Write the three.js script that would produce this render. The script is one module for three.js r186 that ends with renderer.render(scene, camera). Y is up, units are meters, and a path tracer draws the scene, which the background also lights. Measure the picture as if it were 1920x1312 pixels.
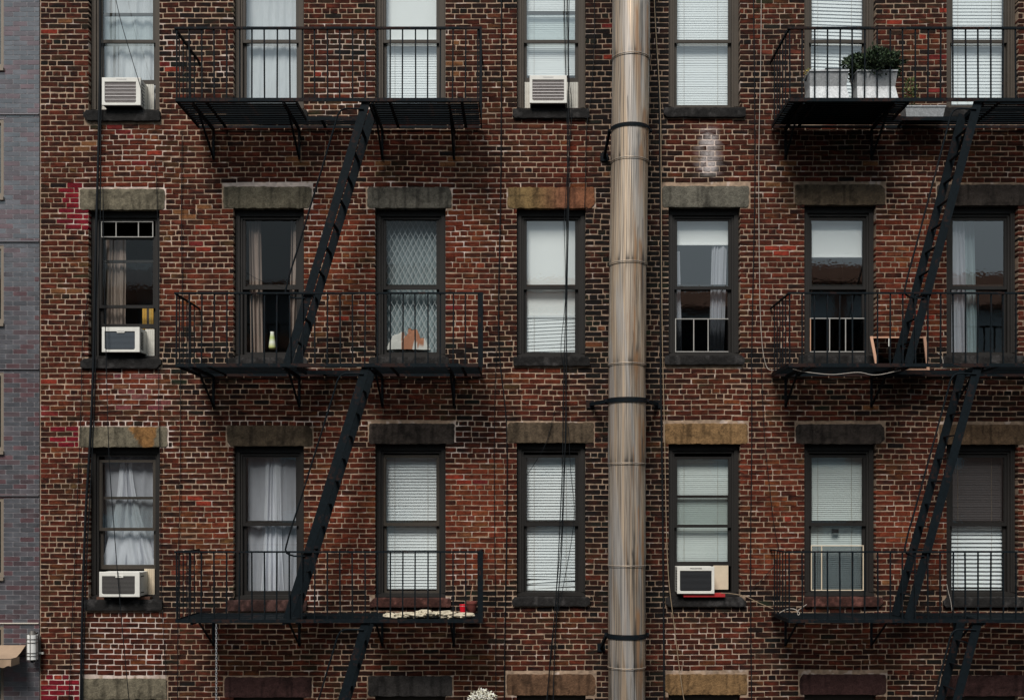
import * as THREE from 'three';
import { mergeGeometries } from 'three/addons/utils/BufferGeometryUtils.js';
import { RoundedBoxGeometry } from 'three/addons/geometries/RoundedBoxGeometry.js';
import { FontLoader } from 'three/addons/loaders/FontLoader.js';
import { TextGeometry } from 'three/addons/geometries/TextGeometry.js';

// ---------------------------------------------------------------- camera, sky, sun, exposure
const scene = new THREE.Scene();
const CX = 985, HY = 958, D = 14, F = 2058, CAMY = 8.5;      // principal point (photo px), distance to facade, focal px, eye height
const camera = new THREE.PerspectiveCamera(2 * Math.atan(656 / F) * 180 / Math.PI, 1920 / 1312, 0.1, 400);
camera.position.set(0, CAMY, D);
camera.lookAt(0, CAMY, 0);
camera.setViewOffset(1920, 1312, 960 - CX, 656 - HY, 1920, 1312);
camera.updateProjectionMatrix();

const renderer = new THREE.WebGLRenderer({ antialias: true });
renderer.setSize(1024, 699);
renderer.toneMapping = THREE.LinearToneMapping;
renderer.toneMappingExposure = 2.75;
renderer.shadowMap.enabled = true;
renderer.shadowMap.type = THREE.PCFSoftShadowMap;

// value noise ---------------------------------------------------------------
function rngOf(seed) { let a = seed >>> 0; return () => { a = (a + 0x6D2B79F5) | 0; let t = Math.imul(a ^ (a >>> 15), 1 | a); t = (t + Math.imul(t ^ (t >>> 7), 61 | t)) ^ t; return ((t ^ (t >>> 14)) >>> 0) / 4294967296; }; }
const NT = new Float32Array(65536); { const r = rngOf(77); for (let i = 0; i < 65536; i++) NT[i] = r(); }
function vn(x, y) {
  const xi = Math.floor(x), yi = Math.floor(y); let fx = x - xi, fy = y - yi; fx = fx * fx * (3 - 2 * fx); fy = fy * fy * (3 - 2 * fy);
  const a = (xi & 255) | ((yi & 255) << 8), b = ((xi + 1) & 255) | ((yi & 255) << 8), c = (xi & 255) | (((yi + 1) & 255) << 8), d = ((xi + 1) & 255) | (((yi + 1) & 255) << 8);
  return (NT[a] * (1 - fx) + NT[b] * fx) * (1 - fy) + (NT[c] * (1 - fx) + NT[d] * fx) * fy;
}
function fbm(x, y, o = 4) { let s = 0, a = 0.5, t = 0; for (let i = 0; i < o; i++) { s += a * vn(x, y); t += a; x = x * 2.03 + 17.1; y = y * 2.03 + 5.7; a *= 0.5; } return s / t; }
function pn(x, y, p) {                                        // periodic value noise (tile p)
  const xi = Math.floor(x), yi = Math.floor(y); let fx = x - xi, fy = y - yi; fx = fx * fx * (3 - 2 * fx); fy = fy * fy * (3 - 2 * fy);
  const m = (v) => ((v % p) + p) % p, g = (i, j) => NT[(m(i) * 7 + 31 * p + m(j) * 263) & 65535];
  return (g(xi, yi) * (1 - fx) + g(xi + 1, yi) * fx) * (1 - fy) + (g(xi, yi + 1) * (1 - fx) + g(xi + 1, yi + 1) * fx) * fy;
}
const clamp = (v, a = 0, b = 1) => Math.min(b, Math.max(a, v));
const lerp = (a, b, t) => a + (b - a) * t;
const sm = (a, b, x) => { const t = clamp((x - a) / (b - a)); return t * t * (3 - 2 * t); };
const toS = (v) => { v = clamp(v); return Math.round(255 * (v <= 0.0031308 ? v * 12.92 : 1.055 * Math.pow(v, 1 / 2.4) - 0.055)); };

// overcast sky: brighter towards the zenith, faint cloud texture, the same all round
{
  const w = 512, h = 256, a = new Float32Array(w * h * 4);
  for (let j = 0; j < h; j++) for (let i = 0; i < w; i++) {
    const el = ((j + 0.5) / h - 0.5) * Math.PI, s = Math.max(0, Math.sin(el)), k = (j * w + i) * 4, th = (i / w) * Math.PI * 2;
    const c = fbm(3 + Math.cos(th) * Math.cos(el) * 2.2, 9 + Math.sin(th) * Math.cos(el) * 2.2 + s * 2, 4) - 0.5;
    const L = el > 0 ? 0.215 * (0.5 + 1.05 * s) * (1 + 0.22 * c) : 0.035;
    a[k] = L * 0.85; a[k + 1] = L; a[k + 2] = L * 1.09; a[k + 3] = 1;
  }
  const t = new THREE.DataTexture(a, w, h, THREE.RGBAFormat, THREE.FloatType);
  t.mapping = THREE.EquirectangularReflectionMapping; t.magFilter = t.minFilter = THREE.LinearFilter; t.needsUpdate = true;
  scene.background = t; scene.environment = t;
}
const sun = new THREE.DirectionalLight(new THREE.Color(1, 0.945, 0.885), 1.5);
sun.position.set(-5, CAMY + 22, 19); sun.target.position.set(0, CAMY, 0);
sun.castShadow = true; sun.shadow.radius = 42; sun.shadow.mapSize.set(2048, 2048);
Object.assign(sun.shadow.camera, { left: -20, right: 20, top: 20, bottom: -20, near: 1, far: 90 });
scene.add(sun, sun.target);

// ---------------------------------------------------------------- helpers
const taken = {};
function numbered(n) { const k = taken[n] = (taken[n] ?? -1) + 1; return k ? n + '_' + String(k).padStart(3, '0') : n; }
const V = (x, y, z) => new THREE.Vector3(x, y, z);
const P = (px, py, z = 0) => V((px - CX) * (D - z) / F, CAMY + (HY - py) * (D - z) / F, z);   // point at depth z seen at a photo pixel
const wx = (u) => (u - CX) / 147, wy = (v) => CAMY + (HY - v) / 147;                          // pixels on the facade plane
const XZ = (px, z) => (px - CX) * (D - z) / F, YZ = (py, z) => CAMY + (HY - py) * (D - z) / F;

function bx(x0, x1, y0, y1, z0, z1) {                         // box between bounds with uv in metres
  const w = x1 - x0, h = y1 - y0, d = z1 - z0, g = new THREE.BoxGeometry(w, h, d), u = g.attributes.uv, n = g.attributes.normal;
  for (let i = 0; i < u.count; i++) {
    const ax = Math.abs(n.getX(i)), ay = Math.abs(n.getY(i)), sx = ax > 0.5 ? d : w, sy = ay > 0.5 ? d : h;
    u.setXY(i, u.getX(i) * sx + x0 * 1.7 + z0, u.getY(i) * sy + y0);
  }
  return g.translate((x0 + x1) / 2, (y0 + y1) / 2, (z0 + z1) / 2);
}
function bar(a, b, w, h, up = V(0, 0, 1)) {                   // square bar from a to b (w along "side", h along up)
  const d = b.clone().sub(a), L = d.length(), g = bx(-w / 2, w / 2, -h / 2, h / 2, 0, L);
  const zA = d.normalize(), xA = V().crossVectors(up, zA).normalize(), yA = V().crossVectors(zA, xA);
  const m = new THREE.Matrix4().makeBasis(xA, yA, zA).setPosition(a); return g.applyMatrix4(m);
}
function tube(pts, r, n = 40, rs = 6, tension = 0.5) {
  return new THREE.TubeGeometry(new THREE.CatmullRomCurve3(pts, false, 'centripetal', tension), n, r, rs, false);
}
function strip(gs) { return gs.map((g) => { const q = g.index ? g.toNonIndexed() : g; for (const k of Object.keys(q.attributes)) if (!['position', 'normal', 'uv'].includes(k)) q.deleteAttribute(k); return q; }); }
const join = (gs) => gs.length === 1 ? gs[0] : mergeGeometries(strip(gs));
function mesh(name, g, m, parent) { const o = new THREE.Mesh(Array.isArray(g) ? join(g) : g, m); o.name = parent ? name : numbered(name); (parent || scene).add(o); return o; }
function part(name, parent) { const o = new THREE.Group(); o.name = name; parent.add(o); return o; }
function tag(o, label, category, group) { o.userData.label = label; o.userData.category = category; if (group) o.userData.group = group; return o; }
function thing(name, label, category, group, pos) { const o = new THREE.Group(); o.name = numbered(name); scene.add(o); if (pos) o.position.copy(pos); return tag(o, label, category, group); }
function struct(name, g, m) { const o = mesh(name, g, m); o.userData.kind = 'structure'; return o; }
// meshes are modelled in world coordinates; base() moves them under a thing whose origin is its base
function based(o) {
  o.updateMatrixWorld(true); const b = new THREE.Box3().setFromObject(o), c = V((b.min.x + b.max.x) / 2, b.min.y, (b.min.z + b.max.z) / 2);
  o.position.copy(c); for (const ch of o.children) ch.position.sub(c); return o;
}

// ---------------------------------------------------------------- textures
function tex(w, h, fn, srgb = true) {
  const a = new Uint8Array(w * h * 4);
  for (let j = 0; j < h; j++) for (let i = 0; i < w; i++) { const c = fn(i, j), k = (j * w + i) * 4; for (let q = 0; q < 3; q++) a[k + q] = srgb ? toS(c[q]) : Math.round(255 * clamp(c[q])); a[k + 3] = 255; }
  const t = new THREE.DataTexture(a, w, h); t.wrapS = t.wrapT = THREE.RepeatWrapping; t.magFilter = THREE.LinearFilter; t.minFilter = THREE.LinearMipmapLinearFilter; t.generateMipmaps = true;
  if (srgb) t.colorSpace = THREE.SRGBColorSpace; t.needsUpdate = true; return t;
}
const S = 512;
const grainAt = (i, j) => { const x = i / S, y = j / S; return 0.34 * pn(x * 10, y * 10, 10) + 0.3 * pn(x * 31, y * 31, 31) + 0.36 * pn(x * 97, y * 97, 97); };
const grainTex = tex(S, S, (i, j) => { const g = grainAt(i, j), x = i / S, y = j / S, pit = pn(x * 60, y * 60, 60) > 0.86 ? 0.5 : 1; const v = clamp(0.42 + 0.95 * (g - 0.18)) * pit; return [v, v * 0.98, v * 0.96]; });
const grainBump = tex(S, S, (i, j) => { const g = grainAt(i, j); return [g, g, g]; }, false);
grainTex.repeat.set(1.6, 1.6); grainBump.repeat.set(1.6, 1.6);
const softTex = tex(S, S, (i, j) => { const x = i / S, y = j / S, v = 0.72 + 0.28 * (0.5 * pn(x * 5, y * 5, 5) + 0.3 * pn(x * 19, y * 19, 19) + 0.2 * pn(x * 83, y * 83, 83)); return [v, v, v]; });
const rustTex = tex(S, S, (i, j) => {                          // chipped black paint with rust coming through
  const x = i / S, y = j / S, n = 0.5 * pn(x * 8, y * 8, 8) + 0.3 * pn(x * 33, y * 33, 33) + 0.2 * pn(x * 101, y * 101, 101), k = sm(0.56, 0.72, n), f = 0.75 + 0.5 * pn(x * 47, y * 47, 47);
  return [lerp(0.0036 * f, 0.02, k), lerp(0.0068 * f, 0.011, k), lerp(0.0092 * f, 0.01, k)];
});
const galvTex = tex(S, S, (i, j) => { const x = i / S, y = j / S, a = pn(x * 22, y * 22, 22), b = pn(x * 70, y * 70, 70), v = 0.16 + 0.24 * (a > 0.5 ? a : 1 - a) + 0.16 * b; return [v * 0.97, v, v * 1.02]; });

// ---------------------------------------------------------------- materials
const std = (o) => new THREE.MeshStandardMaterial(o);
const phy = (o) => new THREE.MeshPhysicalMaterial(o);
const lin = (r, g, b) => new THREE.Color().setRGB(r, g, b);
const M = {
  brick: phy({ vertexColors: true, map: grainTex, bumpMap: grainBump, bumpScale: 0.004, roughness: 0.95, specularIntensity: 0.3 }),
  glazed: phy({ vertexColors: true, map: softTex, roughness: 0.14, ior: 2.2, bumpMap: grainBump, bumpScale: 0.0004 }),
  stone: phy({ vertexColors: true, map: grainTex, bumpMap: grainBump, bumpScale: 0.006, roughness: 0.95, specularIntensity: 0.35 }),
  iron: phy({ map: rustTex, roughness: 0.7, specularIntensity: 0.2 }),
  frame: phy({ color: lin(0.068, 0.055, 0.043), map: softTex, roughness: 0.6, specularIntensity: 0.4 }),
  frameDark: phy({ color: lin(0.02, 0.018, 0.0165), map: softTex, roughness: 0.6, specularIntensity: 0.4 }),
  sash: phy({ color: lin(0.05, 0.042, 0.034), map: softTex, roughness: 0.55, specularIntensity: 0.4 }),
  sashDark: phy({ color: lin(0.0165, 0.015, 0.014), map: softTex, roughness: 0.55, specularIntensity: 0.4 }),
  pane: new THREE.MeshPhysicalMaterial({ color: lin(0.93, 0.965, 0.955), transmission: 1, thickness: 0, roughness: 0.01, ior: 2.7, bumpMap: softTex, bumpScale: 0.0012 }),
  paneClear: new THREE.MeshPhysicalMaterial({ color: lin(0.95, 0.965, 0.955), transmission: 1, thickness: 0, roughness: 0.01, ior: 1.55, bumpMap: softTex, bumpScale: 0.0012 }),
  screenBar: std({ color: lin(0.33, 0.32, 0.3), roughness: 0.6, map: softTex }),
  room: std({ color: lin(0.1, 0.095, 0.085), roughness: 0.95 }),
  blind: std({ color: lin(0.74, 0.76, 0.78), roughness: 0.55 }),
  blindGreen: std({ color: lin(0.58, 0.62, 0.61), roughness: 0.55 }),
  blindBrown: std({ color: lin(0.05, 0.04, 0.042), roughness: 0.6 }),
  shade: std({ color: lin(0.8, 0.8, 0.8), roughness: 0.9 }),
  sheer: std({ color: lin(0.62, 0.63, 0.66), map: softTex, roughness: 1, side: THREE.DoubleSide }),
  sheerLilac: phy({ color: lin(0.6, 0.6, 0.67), map: softTex, roughness: 1, transmission: 0.4, thickness: 0, side: THREE.DoubleSide }),
  fold: std({ color: lin(0.66, 0.66, 0.72), map: softTex, roughness: 1, side: THREE.DoubleSide }),
  drape: std({ color: lin(0.26, 0.2, 0.17), map: softTex, roughness: 1, side: THREE.DoubleSide }),
  drapeGrey: std({ color: lin(0.24, 0.3, 0.32), map: softTex, roughness: 1, side: THREE.DoubleSide }),
  white: std({ color: lin(0.7, 0.685, 0.63), roughness: 0.45, map: softTex }),
  panelWhite: std({ color: lin(0.6, 0.58, 0.52), roughness: 0.6, map: softTex }),
  panelTan: std({ color: lin(0.62, 0.52, 0.38), roughness: 0.8, map: softTex }),
  black: phy({ color: lin(0.009, 0.01, 0.011), roughness: 0.7, specularIntensity: 0.3 }),
  cable: phy({ color: lin(0.006, 0.008, 0.01), roughness: 0.65, specularIntensity: 0.3 }),
  cordWhite: std({ color: lin(0.36, 0.32, 0.28), roughness: 0.7 }),
  cordTan: std({ color: lin(0.26, 0.19, 0.12), roughness: 0.8 }),
  galv: std({ map: galvTex, metalness: 0.35, roughness: 0.5 }),
  wood: std({ color: lin(0.5, 0.28, 0.18), roughness: 0.75, map: softTex }),
  redPaint: std({ color: lin(0.4, 0.012, 0.016), roughness: 0.55, map: softTex }),
  brown: std({ color: lin(0.11, 0.045, 0.025), roughness: 0.85, map: grainTex }),
};

// ---------------------------------------------------------------- the facade in photo pixels
const COLS = [[165, 298], [437, 569], [703, 835], [969, 1098], [1254, 1388], [1509, 1643], [1776, 1910]];
const LINT = [
  COLS.map(([a, b]) => [a - 16, b + 16, -113, -74]),
  [[149, 308, 354, 393], [418, 584, 350, 390], [688, 846, 351, 390], [952, 1115, 351, 390], [1242, 1405, 349, 388], [1491, 1660, 346, 384], [1758, 1928, 346, 385]],
  [[148, 313, 800, 838], [425, 585, 798, 836], [692, 852, 794, 832], [952, 1113, 792, 830], [1246, 1402, 794, 832], [1493, 1659, 795, 832], [1762, 1925, 796, 833]],
  [[150, 312, 1272, 1311], [420, 584, 1269, 1307], [690, 848, 1267, 1305], [950, 1116, 1264, 1303], [1248, 1401, 1264, 1302], [1500, 1662, 1264, 1302], [1765, 1930, 1266, 1305]],
];
const SILL = [
  [[157, 301, 208, 228], [425, 577, 207, 226], [692, 842, 206, 224], [961, 1105, 205, 223], [1244, 1398, 203, 221], [1497, 1652, 203, 221], [1765, 1920, 203, 221]],
  [[152, 303, 673, 691], [425, 577, 671, 689], [692, 842, 670, 688], [962, 1106, 669, 686], [1246, 1396, 667, 684], [1497, 1655, 667, 684], [1765, 1920, 667, 684]],
  [[158, 305, 1124, 1144], [425, 575, 1125, 1145], [693, 845, 1121, 1138], [960, 1106, 1119, 1136], [1248, 1398, 1119, 1137], [1507, 1655, 1119, 1137], [1768, 1920, 1119, 1138]],
  COLS.map(([a, b]) => [a - 10, b + 10, 1590, 1609]),
];
const U0 = 75.5, U1 = 2150, VT = -135, VB = 1640;             // extent of the modelled bricks
const blocks = [];                                            // rectangles without bricks
for (let r = 0; r < 4; r++) for (let c = 0; c < 7; c++) {
  const l = LINT[r][c], s = SILL[r][c];
  blocks.push([l[0] - 2.2, l[1] + 2.2, l[2] - 2, l[3]], [s[0], s[1], s[2], s[3]], [COLS[c][0], COLS[c][1], l[3], s[2]]);
}
const soft = (u, v, a, b, c, d, e = 22) => sm(a - e, a + e, u) * (1 - sm(b - e, b + e, u)) * sm(c - e, c + e, v) * (1 - sm(d - e, d + e, v));
function redness(u, v) {
  let r = 0.45 + 0.85 * (fbm(u / 110, v / 70, 4) - 0.5);
  if (v < 200) r -= 0.14;
  r += 0.34 * soft(u, v, 180, 300, 236, 330) + 0.3 * soft(u, v, 300, 436, 400, 620) + 0.42 * soft(u, v, 572, 702, 380, 625) + 0.42 * soft(u, v, 838, 905, 390, 640);
  r += 0.3 * soft(u, v, 1395, 1505, 380, 640) + 0.42 * soft(u, v, 1650, 1775, 400, 640) + 0.42 * soft(u, v, 190, 320, 695, 765) + 0.32 * soft(u, v, 300, 436, 840, 1080);
  r += 0.45 * soft(u, v, 572, 702, 850, 1100) + 0.42 * soft(u, v, 838, 950, 850, 1090) + 0.38 * soft(u, v, 1395, 1505, 850, 1080) + 0.42 * soft(u, v, 1650, 1775, 860, 1105);
  r += 0.22 * soft(u, v, 76, 150, 700, 1312) + 0.25 * soft(u, v, 960, 1120, 225, 330) + 0.25 * soft(u, v, 960, 1060, 690, 770) + 0.25 * soft(u, v, 1250, 1400, 690, 790) + 0.25 * soft(u, v, 180, 310, 1150, 1270) + 0.15 * soft(u, v, 1250, 1400, 1145, 1260);
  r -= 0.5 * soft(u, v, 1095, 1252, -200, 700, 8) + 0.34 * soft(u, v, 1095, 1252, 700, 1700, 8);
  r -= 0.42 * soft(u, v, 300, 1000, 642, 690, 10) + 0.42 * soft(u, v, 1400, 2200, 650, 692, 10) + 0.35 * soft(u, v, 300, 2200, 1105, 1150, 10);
  r -= 0.2 * soft(u, v, 1440, 2200, 700, 790) + 0.12 * soft(u, v, 330, 920, 700, 780) + 0.2 * soft(u, v, 1440, 2200, 1165, 1312);  // bricks below the decks: mostly deck shade painted into the colour, partly soot
  return r;
}
const SPOTS = [[717, 303, 3], [1473, 303, 3], [1634, 303, 3], [1640, 768, 3], [561, 303, 3], [1473, 1214, 3], [851, 303, 3], [105, 63, 2], [90, 63, 1], [310, 121, 1], [318, 130, 2], [225, 242, 1], [245, 252, 1], [276, 290, 2], [255, 301, 1], [80, 716, 2], [80, 768, 1], [80, 777, 1], [82, 975, 2], [103, 1268, 2], [85, 1278, 2], [597, 138, 2], [588, 138, 1], [1770, 19, 2], [1677, 38, 2], [1690, 38, 1], [1734, 68, 2], [1766, 108, 1], [1138, 110, 2], [1145, 50, 1], [1750, 168, 1], [375, 465, 2], [370, 430, 2], [358, 458, 1], [635, 595, 2], [150, 547, 3], [98, 549, 3], [155, 274, 3], [865, 900, 2], [850, 895, 2], [890, 905, 1], [845, 580, 1], [1700, 560, 2], [1735, 590, 2], [1740, 620, 2], [1470, 470, 2], [1448, 463, 2], [1660, 1090, 3], [1480, 975, 2], [372, 930, 2], [395, 945, 2], [120, 43, 3], [395, 388, 3], [860, 80, 3], [850, 137, 3], [840, 118, 3], [270, 835, 1], [1450, 345, 3], [350, 402, 3], [1060, 180, 1]];
const RAMP = [[0, 0.0125, 0.0102, 0.0102], [0.2, 0.024, 0.0108, 0.0088], [0.42, 0.057, 0.0178, 0.0108], [0.62, 0.115, 0.0255, 0.0135], [0.82, 0.172, 0.0335, 0.0168], [1.05, 0.235, 0.051, 0.0235]];
function ramp(t) { t = clamp(t, 0, 1.04); let k = 0; while (RAMP[k + 1][0] < t) k++; const a = RAMP[k], b = RAMP[k + 1], f = (t - a[0]) / (b[0] - a[0]); return [lerp(a[1], b[1], f), lerp(a[2], b[2], f), lerp(a[3], b[3], f)]; }
const rb = rngOf(4242);
function brickColour(u, v, hw) {
  const inR = (a, b, c, d) => u > a && u < b && v > c && v < d;
  for (const [su, sv, k] of SPOTS) if (Math.abs(u - su) < hw + 1 && Math.abs(v - sv) < 5.2) return k === 2 ? [0.26, 0.036, 0.02] : k === 1 ? [0.17, 0.022, 0.02] : [0.2, 0.085, 0.035];
  if ((inR(112, 165, 345, 432) || inR(104, 150, 795, 838) || inR(76, 150, 1262, 1320) || inR(296, 320, 392, 402)) && rb() < 0.8) return [0.16 + 0.08 * rb(), 0.01, 0.02];
    if (inR(195, 312, 695, 765) && rb() < 0.42) return [0.2, 0.05 + 0.035 * rb(), 0.04 + 0.028 * rb()];
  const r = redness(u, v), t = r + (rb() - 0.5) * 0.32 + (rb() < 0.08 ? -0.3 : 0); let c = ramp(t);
  const q = rb(); if (q < 0.006 + 0.014 * clamp(r)) c = [0.2, 0.05, 0.03]; else if (q > 0.93) c = [c[0] * 0.8 + 0.012, c[1] + 0.011, c[2] + 0.006];
  const og = sm(0.55, 0.72, fbm(u / 22 + 31, v / 40 + 8, 3)); c = [c[0] * (1 + 0.15 * og), c[1] * (1 + 0.75 * og), c[2] * (1 + 0.25 * og)];
  const f = (0.86 + 0.28 * rb()) * 0.7;
  const a = ramp(t < 0.5 ? t + 0.15 + 0.3 * rb() : t - 0.2 - 0.35 * rb()).map((q) => q * f), out = [c[0] * f, c[1] * f, c[2] * f]; out.alt = a; return out;
}

// one brick: an uneven, softly rounded front ring, chamfer and skirt (50 triangles)
function brickGeo(out, x0, x1, y0, y1, zf, depth, col, r, jig = 0.0026, alt = null, mix = null) {
  const w = x1 - x0, h = y1 - y0, k = Math.min(0.007, w * 0.18), b0 = out.p.length / 3;
  const ring = [[x0, y0 + k], [x0 + k, y0], [(x0 + x1) / 2 + (r() - 0.5) * w * 0.4, y0], [x1 - k, y0], [x1, y0 + k], [x1, y1 - k], [x1 - k, y1], [(x0 + x1) / 2 + (r() - 0.5) * w * 0.4, y1], [x0 + k, y1], [x0, y1 - k]];
  for (const q of ring) { q[0] += (r() - 0.5) * jig * 1.6; q[1] += (r() - 0.5) * jig * 2; }
  const cx = (x0 + x1) / 2, cy = (y0 + y1) / 2, tilt = (r() - 0.5) * 0.05, tily = (r() - 0.5) * 0.06, sl = (r() - 0.5) * 0.7;
  const push = (x, y, z, nx, ny, nz, kf) => { out.p.push(x, y, z); out.n.push(nx, ny, nz); out.t.push(x, y); const f = (1 + sl * (x - cx) / w) * (0.8 + 0.4 * r()) * kf; const m = mix ? mix(x, y) : 0; for (let q = 0; q < 3; q++) out.c.push((alt ? lerp(col[q], alt[q], m) : col[q]) * f); };
  const zAt = (x, y) => zf + tilt * (x - cx) * 0.3 + tily * (y - cy) * 0.5;
  push(cx, cy, zAt(cx, cy), 0, 0, 1, 1);
  for (const [x, y] of ring) { const ix = x + (cx - x) * 0.0045 / (w / 2), iy = y + (cy - y) * 0.0045 / (h / 2); push(ix, iy, zAt(ix, iy), tilt, tily, 1, 1); }
  for (const [x, y] of ring) { const l = Math.hypot((x - cx) / w, (y - cy) / h) || 1; if (jig < 0.001) push(x, y, zAt(x, y) - 0.0008, 0, 0, 1, 1); else push(x, y, zAt(x, y) - 0.0045, (x - cx) / w / l * 0.95, (y - cy) / h / l * 0.95, 0.3, 1); }
  for (const [x, y] of ring) { const l = Math.hypot((x - cx) / w, (y - cy) / h) || 1; push(x, y, zf - depth, (x - cx) / w / l, (y - cy) / h / l, 0, 1); }
  for (let i = 0; i < 10; i++) {
    const j = (i + 1) % 10; out.i.push(b0, b0 + 1 + i, b0 + 1 + j);
    out.i.push(b0 + 1 + i, b0 + 11 + i, b0 + 11 + j, b0 + 1 + i, b0 + 11 + j, b0 + 1 + j);
    out.i.push(b0 + 11 + i, b0 + 21 + i, b0 + 21 + j, b0 + 11 + i, b0 + 21 + j, b0 + 11 + j);
  }
}
const newOut = () => ({ p: [], n: [], t: [], c: [], i: [] });
function toGeo(o) {
  const g = new THREE.BufferGeometry(), F32 = (a, n) => new THREE.BufferAttribute(new Float32Array(a), n);
  g.setAttribute('position', F32(o.p, 3)); g.setAttribute('normal', F32(o.n, 3)); g.setAttribute('uv', F32(o.t, 2)); g.setAttribute('color', F32(o.c, 3)); g.setIndex(o.i); return g;
}

// ---- red brick tenement
const tenement = thing('brick_tenement', 'weathered red and black brick tenement with stone lintels over its windows', 'building');
// mortar: one weathered sheet, tan with paler repointed patches
const TW = 1440, TH = 1232;
const WHITE = [[1312, 1345, 240, 332, 0.9], [150, 314, 344, 356, 0.9], [300, 312, 345, 400, 0.9], [416, 590, 338, 352, 0.95], [582, 596, 345, 395, 0.8], [684, 850, 342, 354, 0.8], [844, 856, 350, 400, 0.8], [165, 312, 1150, 1275, 0.75], [190, 330, 240, 335, 0.4], [575, 610, 385, 450, 0.6], [685, 705, 390, 470, 0.5], [836, 880, 395, 480, 0.5], [590, 700, 40, 215, 0.42], [185, 320, 690, 765, 0.5], [144, 320, 788, 802, 0.9], [308, 322, 795, 850, 0.9], [420, 600, 783, 800, 0.7], [838, 880, 790, 860, 0.7], [84, 160, 1255, 1330, 0.7], [300, 340, 60, 130, 0.6], [130, 165, 335, 440, 0.5], [570, 600, 1100, 1140, 0.7], [405, 470, 100, 140, 0.6], [1245, 1400, 1180, 1262, 0.3], [960, 1120, 340, 352, 0.4], [846, 900, 1010, 1100, 0.4], [140, 170, 1180, 1330, 0.6], [895, 950, 340, 480, 0.3], [880, 950, 770, 860, 0.4]];
const mortarTex = tex(TW, TH, (i, j) => {
  const u = 60 + (i / TW) * 2100, v = 1650 - (j / TH) * 1800;
  const n = fbm(u / 30, v / 30, 3), m = fbm(u / 5 + 40, v / 5, 2), t = 0.55 + 0.8 * m;
  let c = [lerp(0.24, 0.36, n) * t, lerp(0.165, 0.255, n) * t, lerp(0.107, 0.182, n) * t];
  let w = 0; for (const [a, b, e, f, k] of WHITE) if (u > a - 40 && u < b + 40 && v > e - 40 && v < f + 40) w = Math.max(w, k * soft(u, v, a, b, e, f, 7));
  w *= sm(0.3, 0.52, fbm(u / 9 + 7, v / 9 + 3, 2) * 0.6 + w * 0.35); w += 0.5 * sm(0.71, 0.78, fbm(u / 11 + 90, v / 11, 2));
  w = clamp(w); c = [lerp(c[0], 0.6 * (0.7 + 0.5 * m), w), lerp(c[1], 0.5 * (0.7 + 0.5 * m), w), lerp(c[2], 0.45 * (0.7 + 0.5 * m), w)];
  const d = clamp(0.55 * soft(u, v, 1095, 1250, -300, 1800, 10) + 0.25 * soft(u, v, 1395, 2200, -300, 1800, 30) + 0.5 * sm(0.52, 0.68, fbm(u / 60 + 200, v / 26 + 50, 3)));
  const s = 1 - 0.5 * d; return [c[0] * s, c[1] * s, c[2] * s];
});
mortarTex.wrapS = mortarTex.wrapT = THREE.MirroredRepeatWrapping;
M.mortar = std({ map: mortarTex, bumpMap: grainBump, bumpScale: 0.008, roughness: 0.96 });
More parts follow.
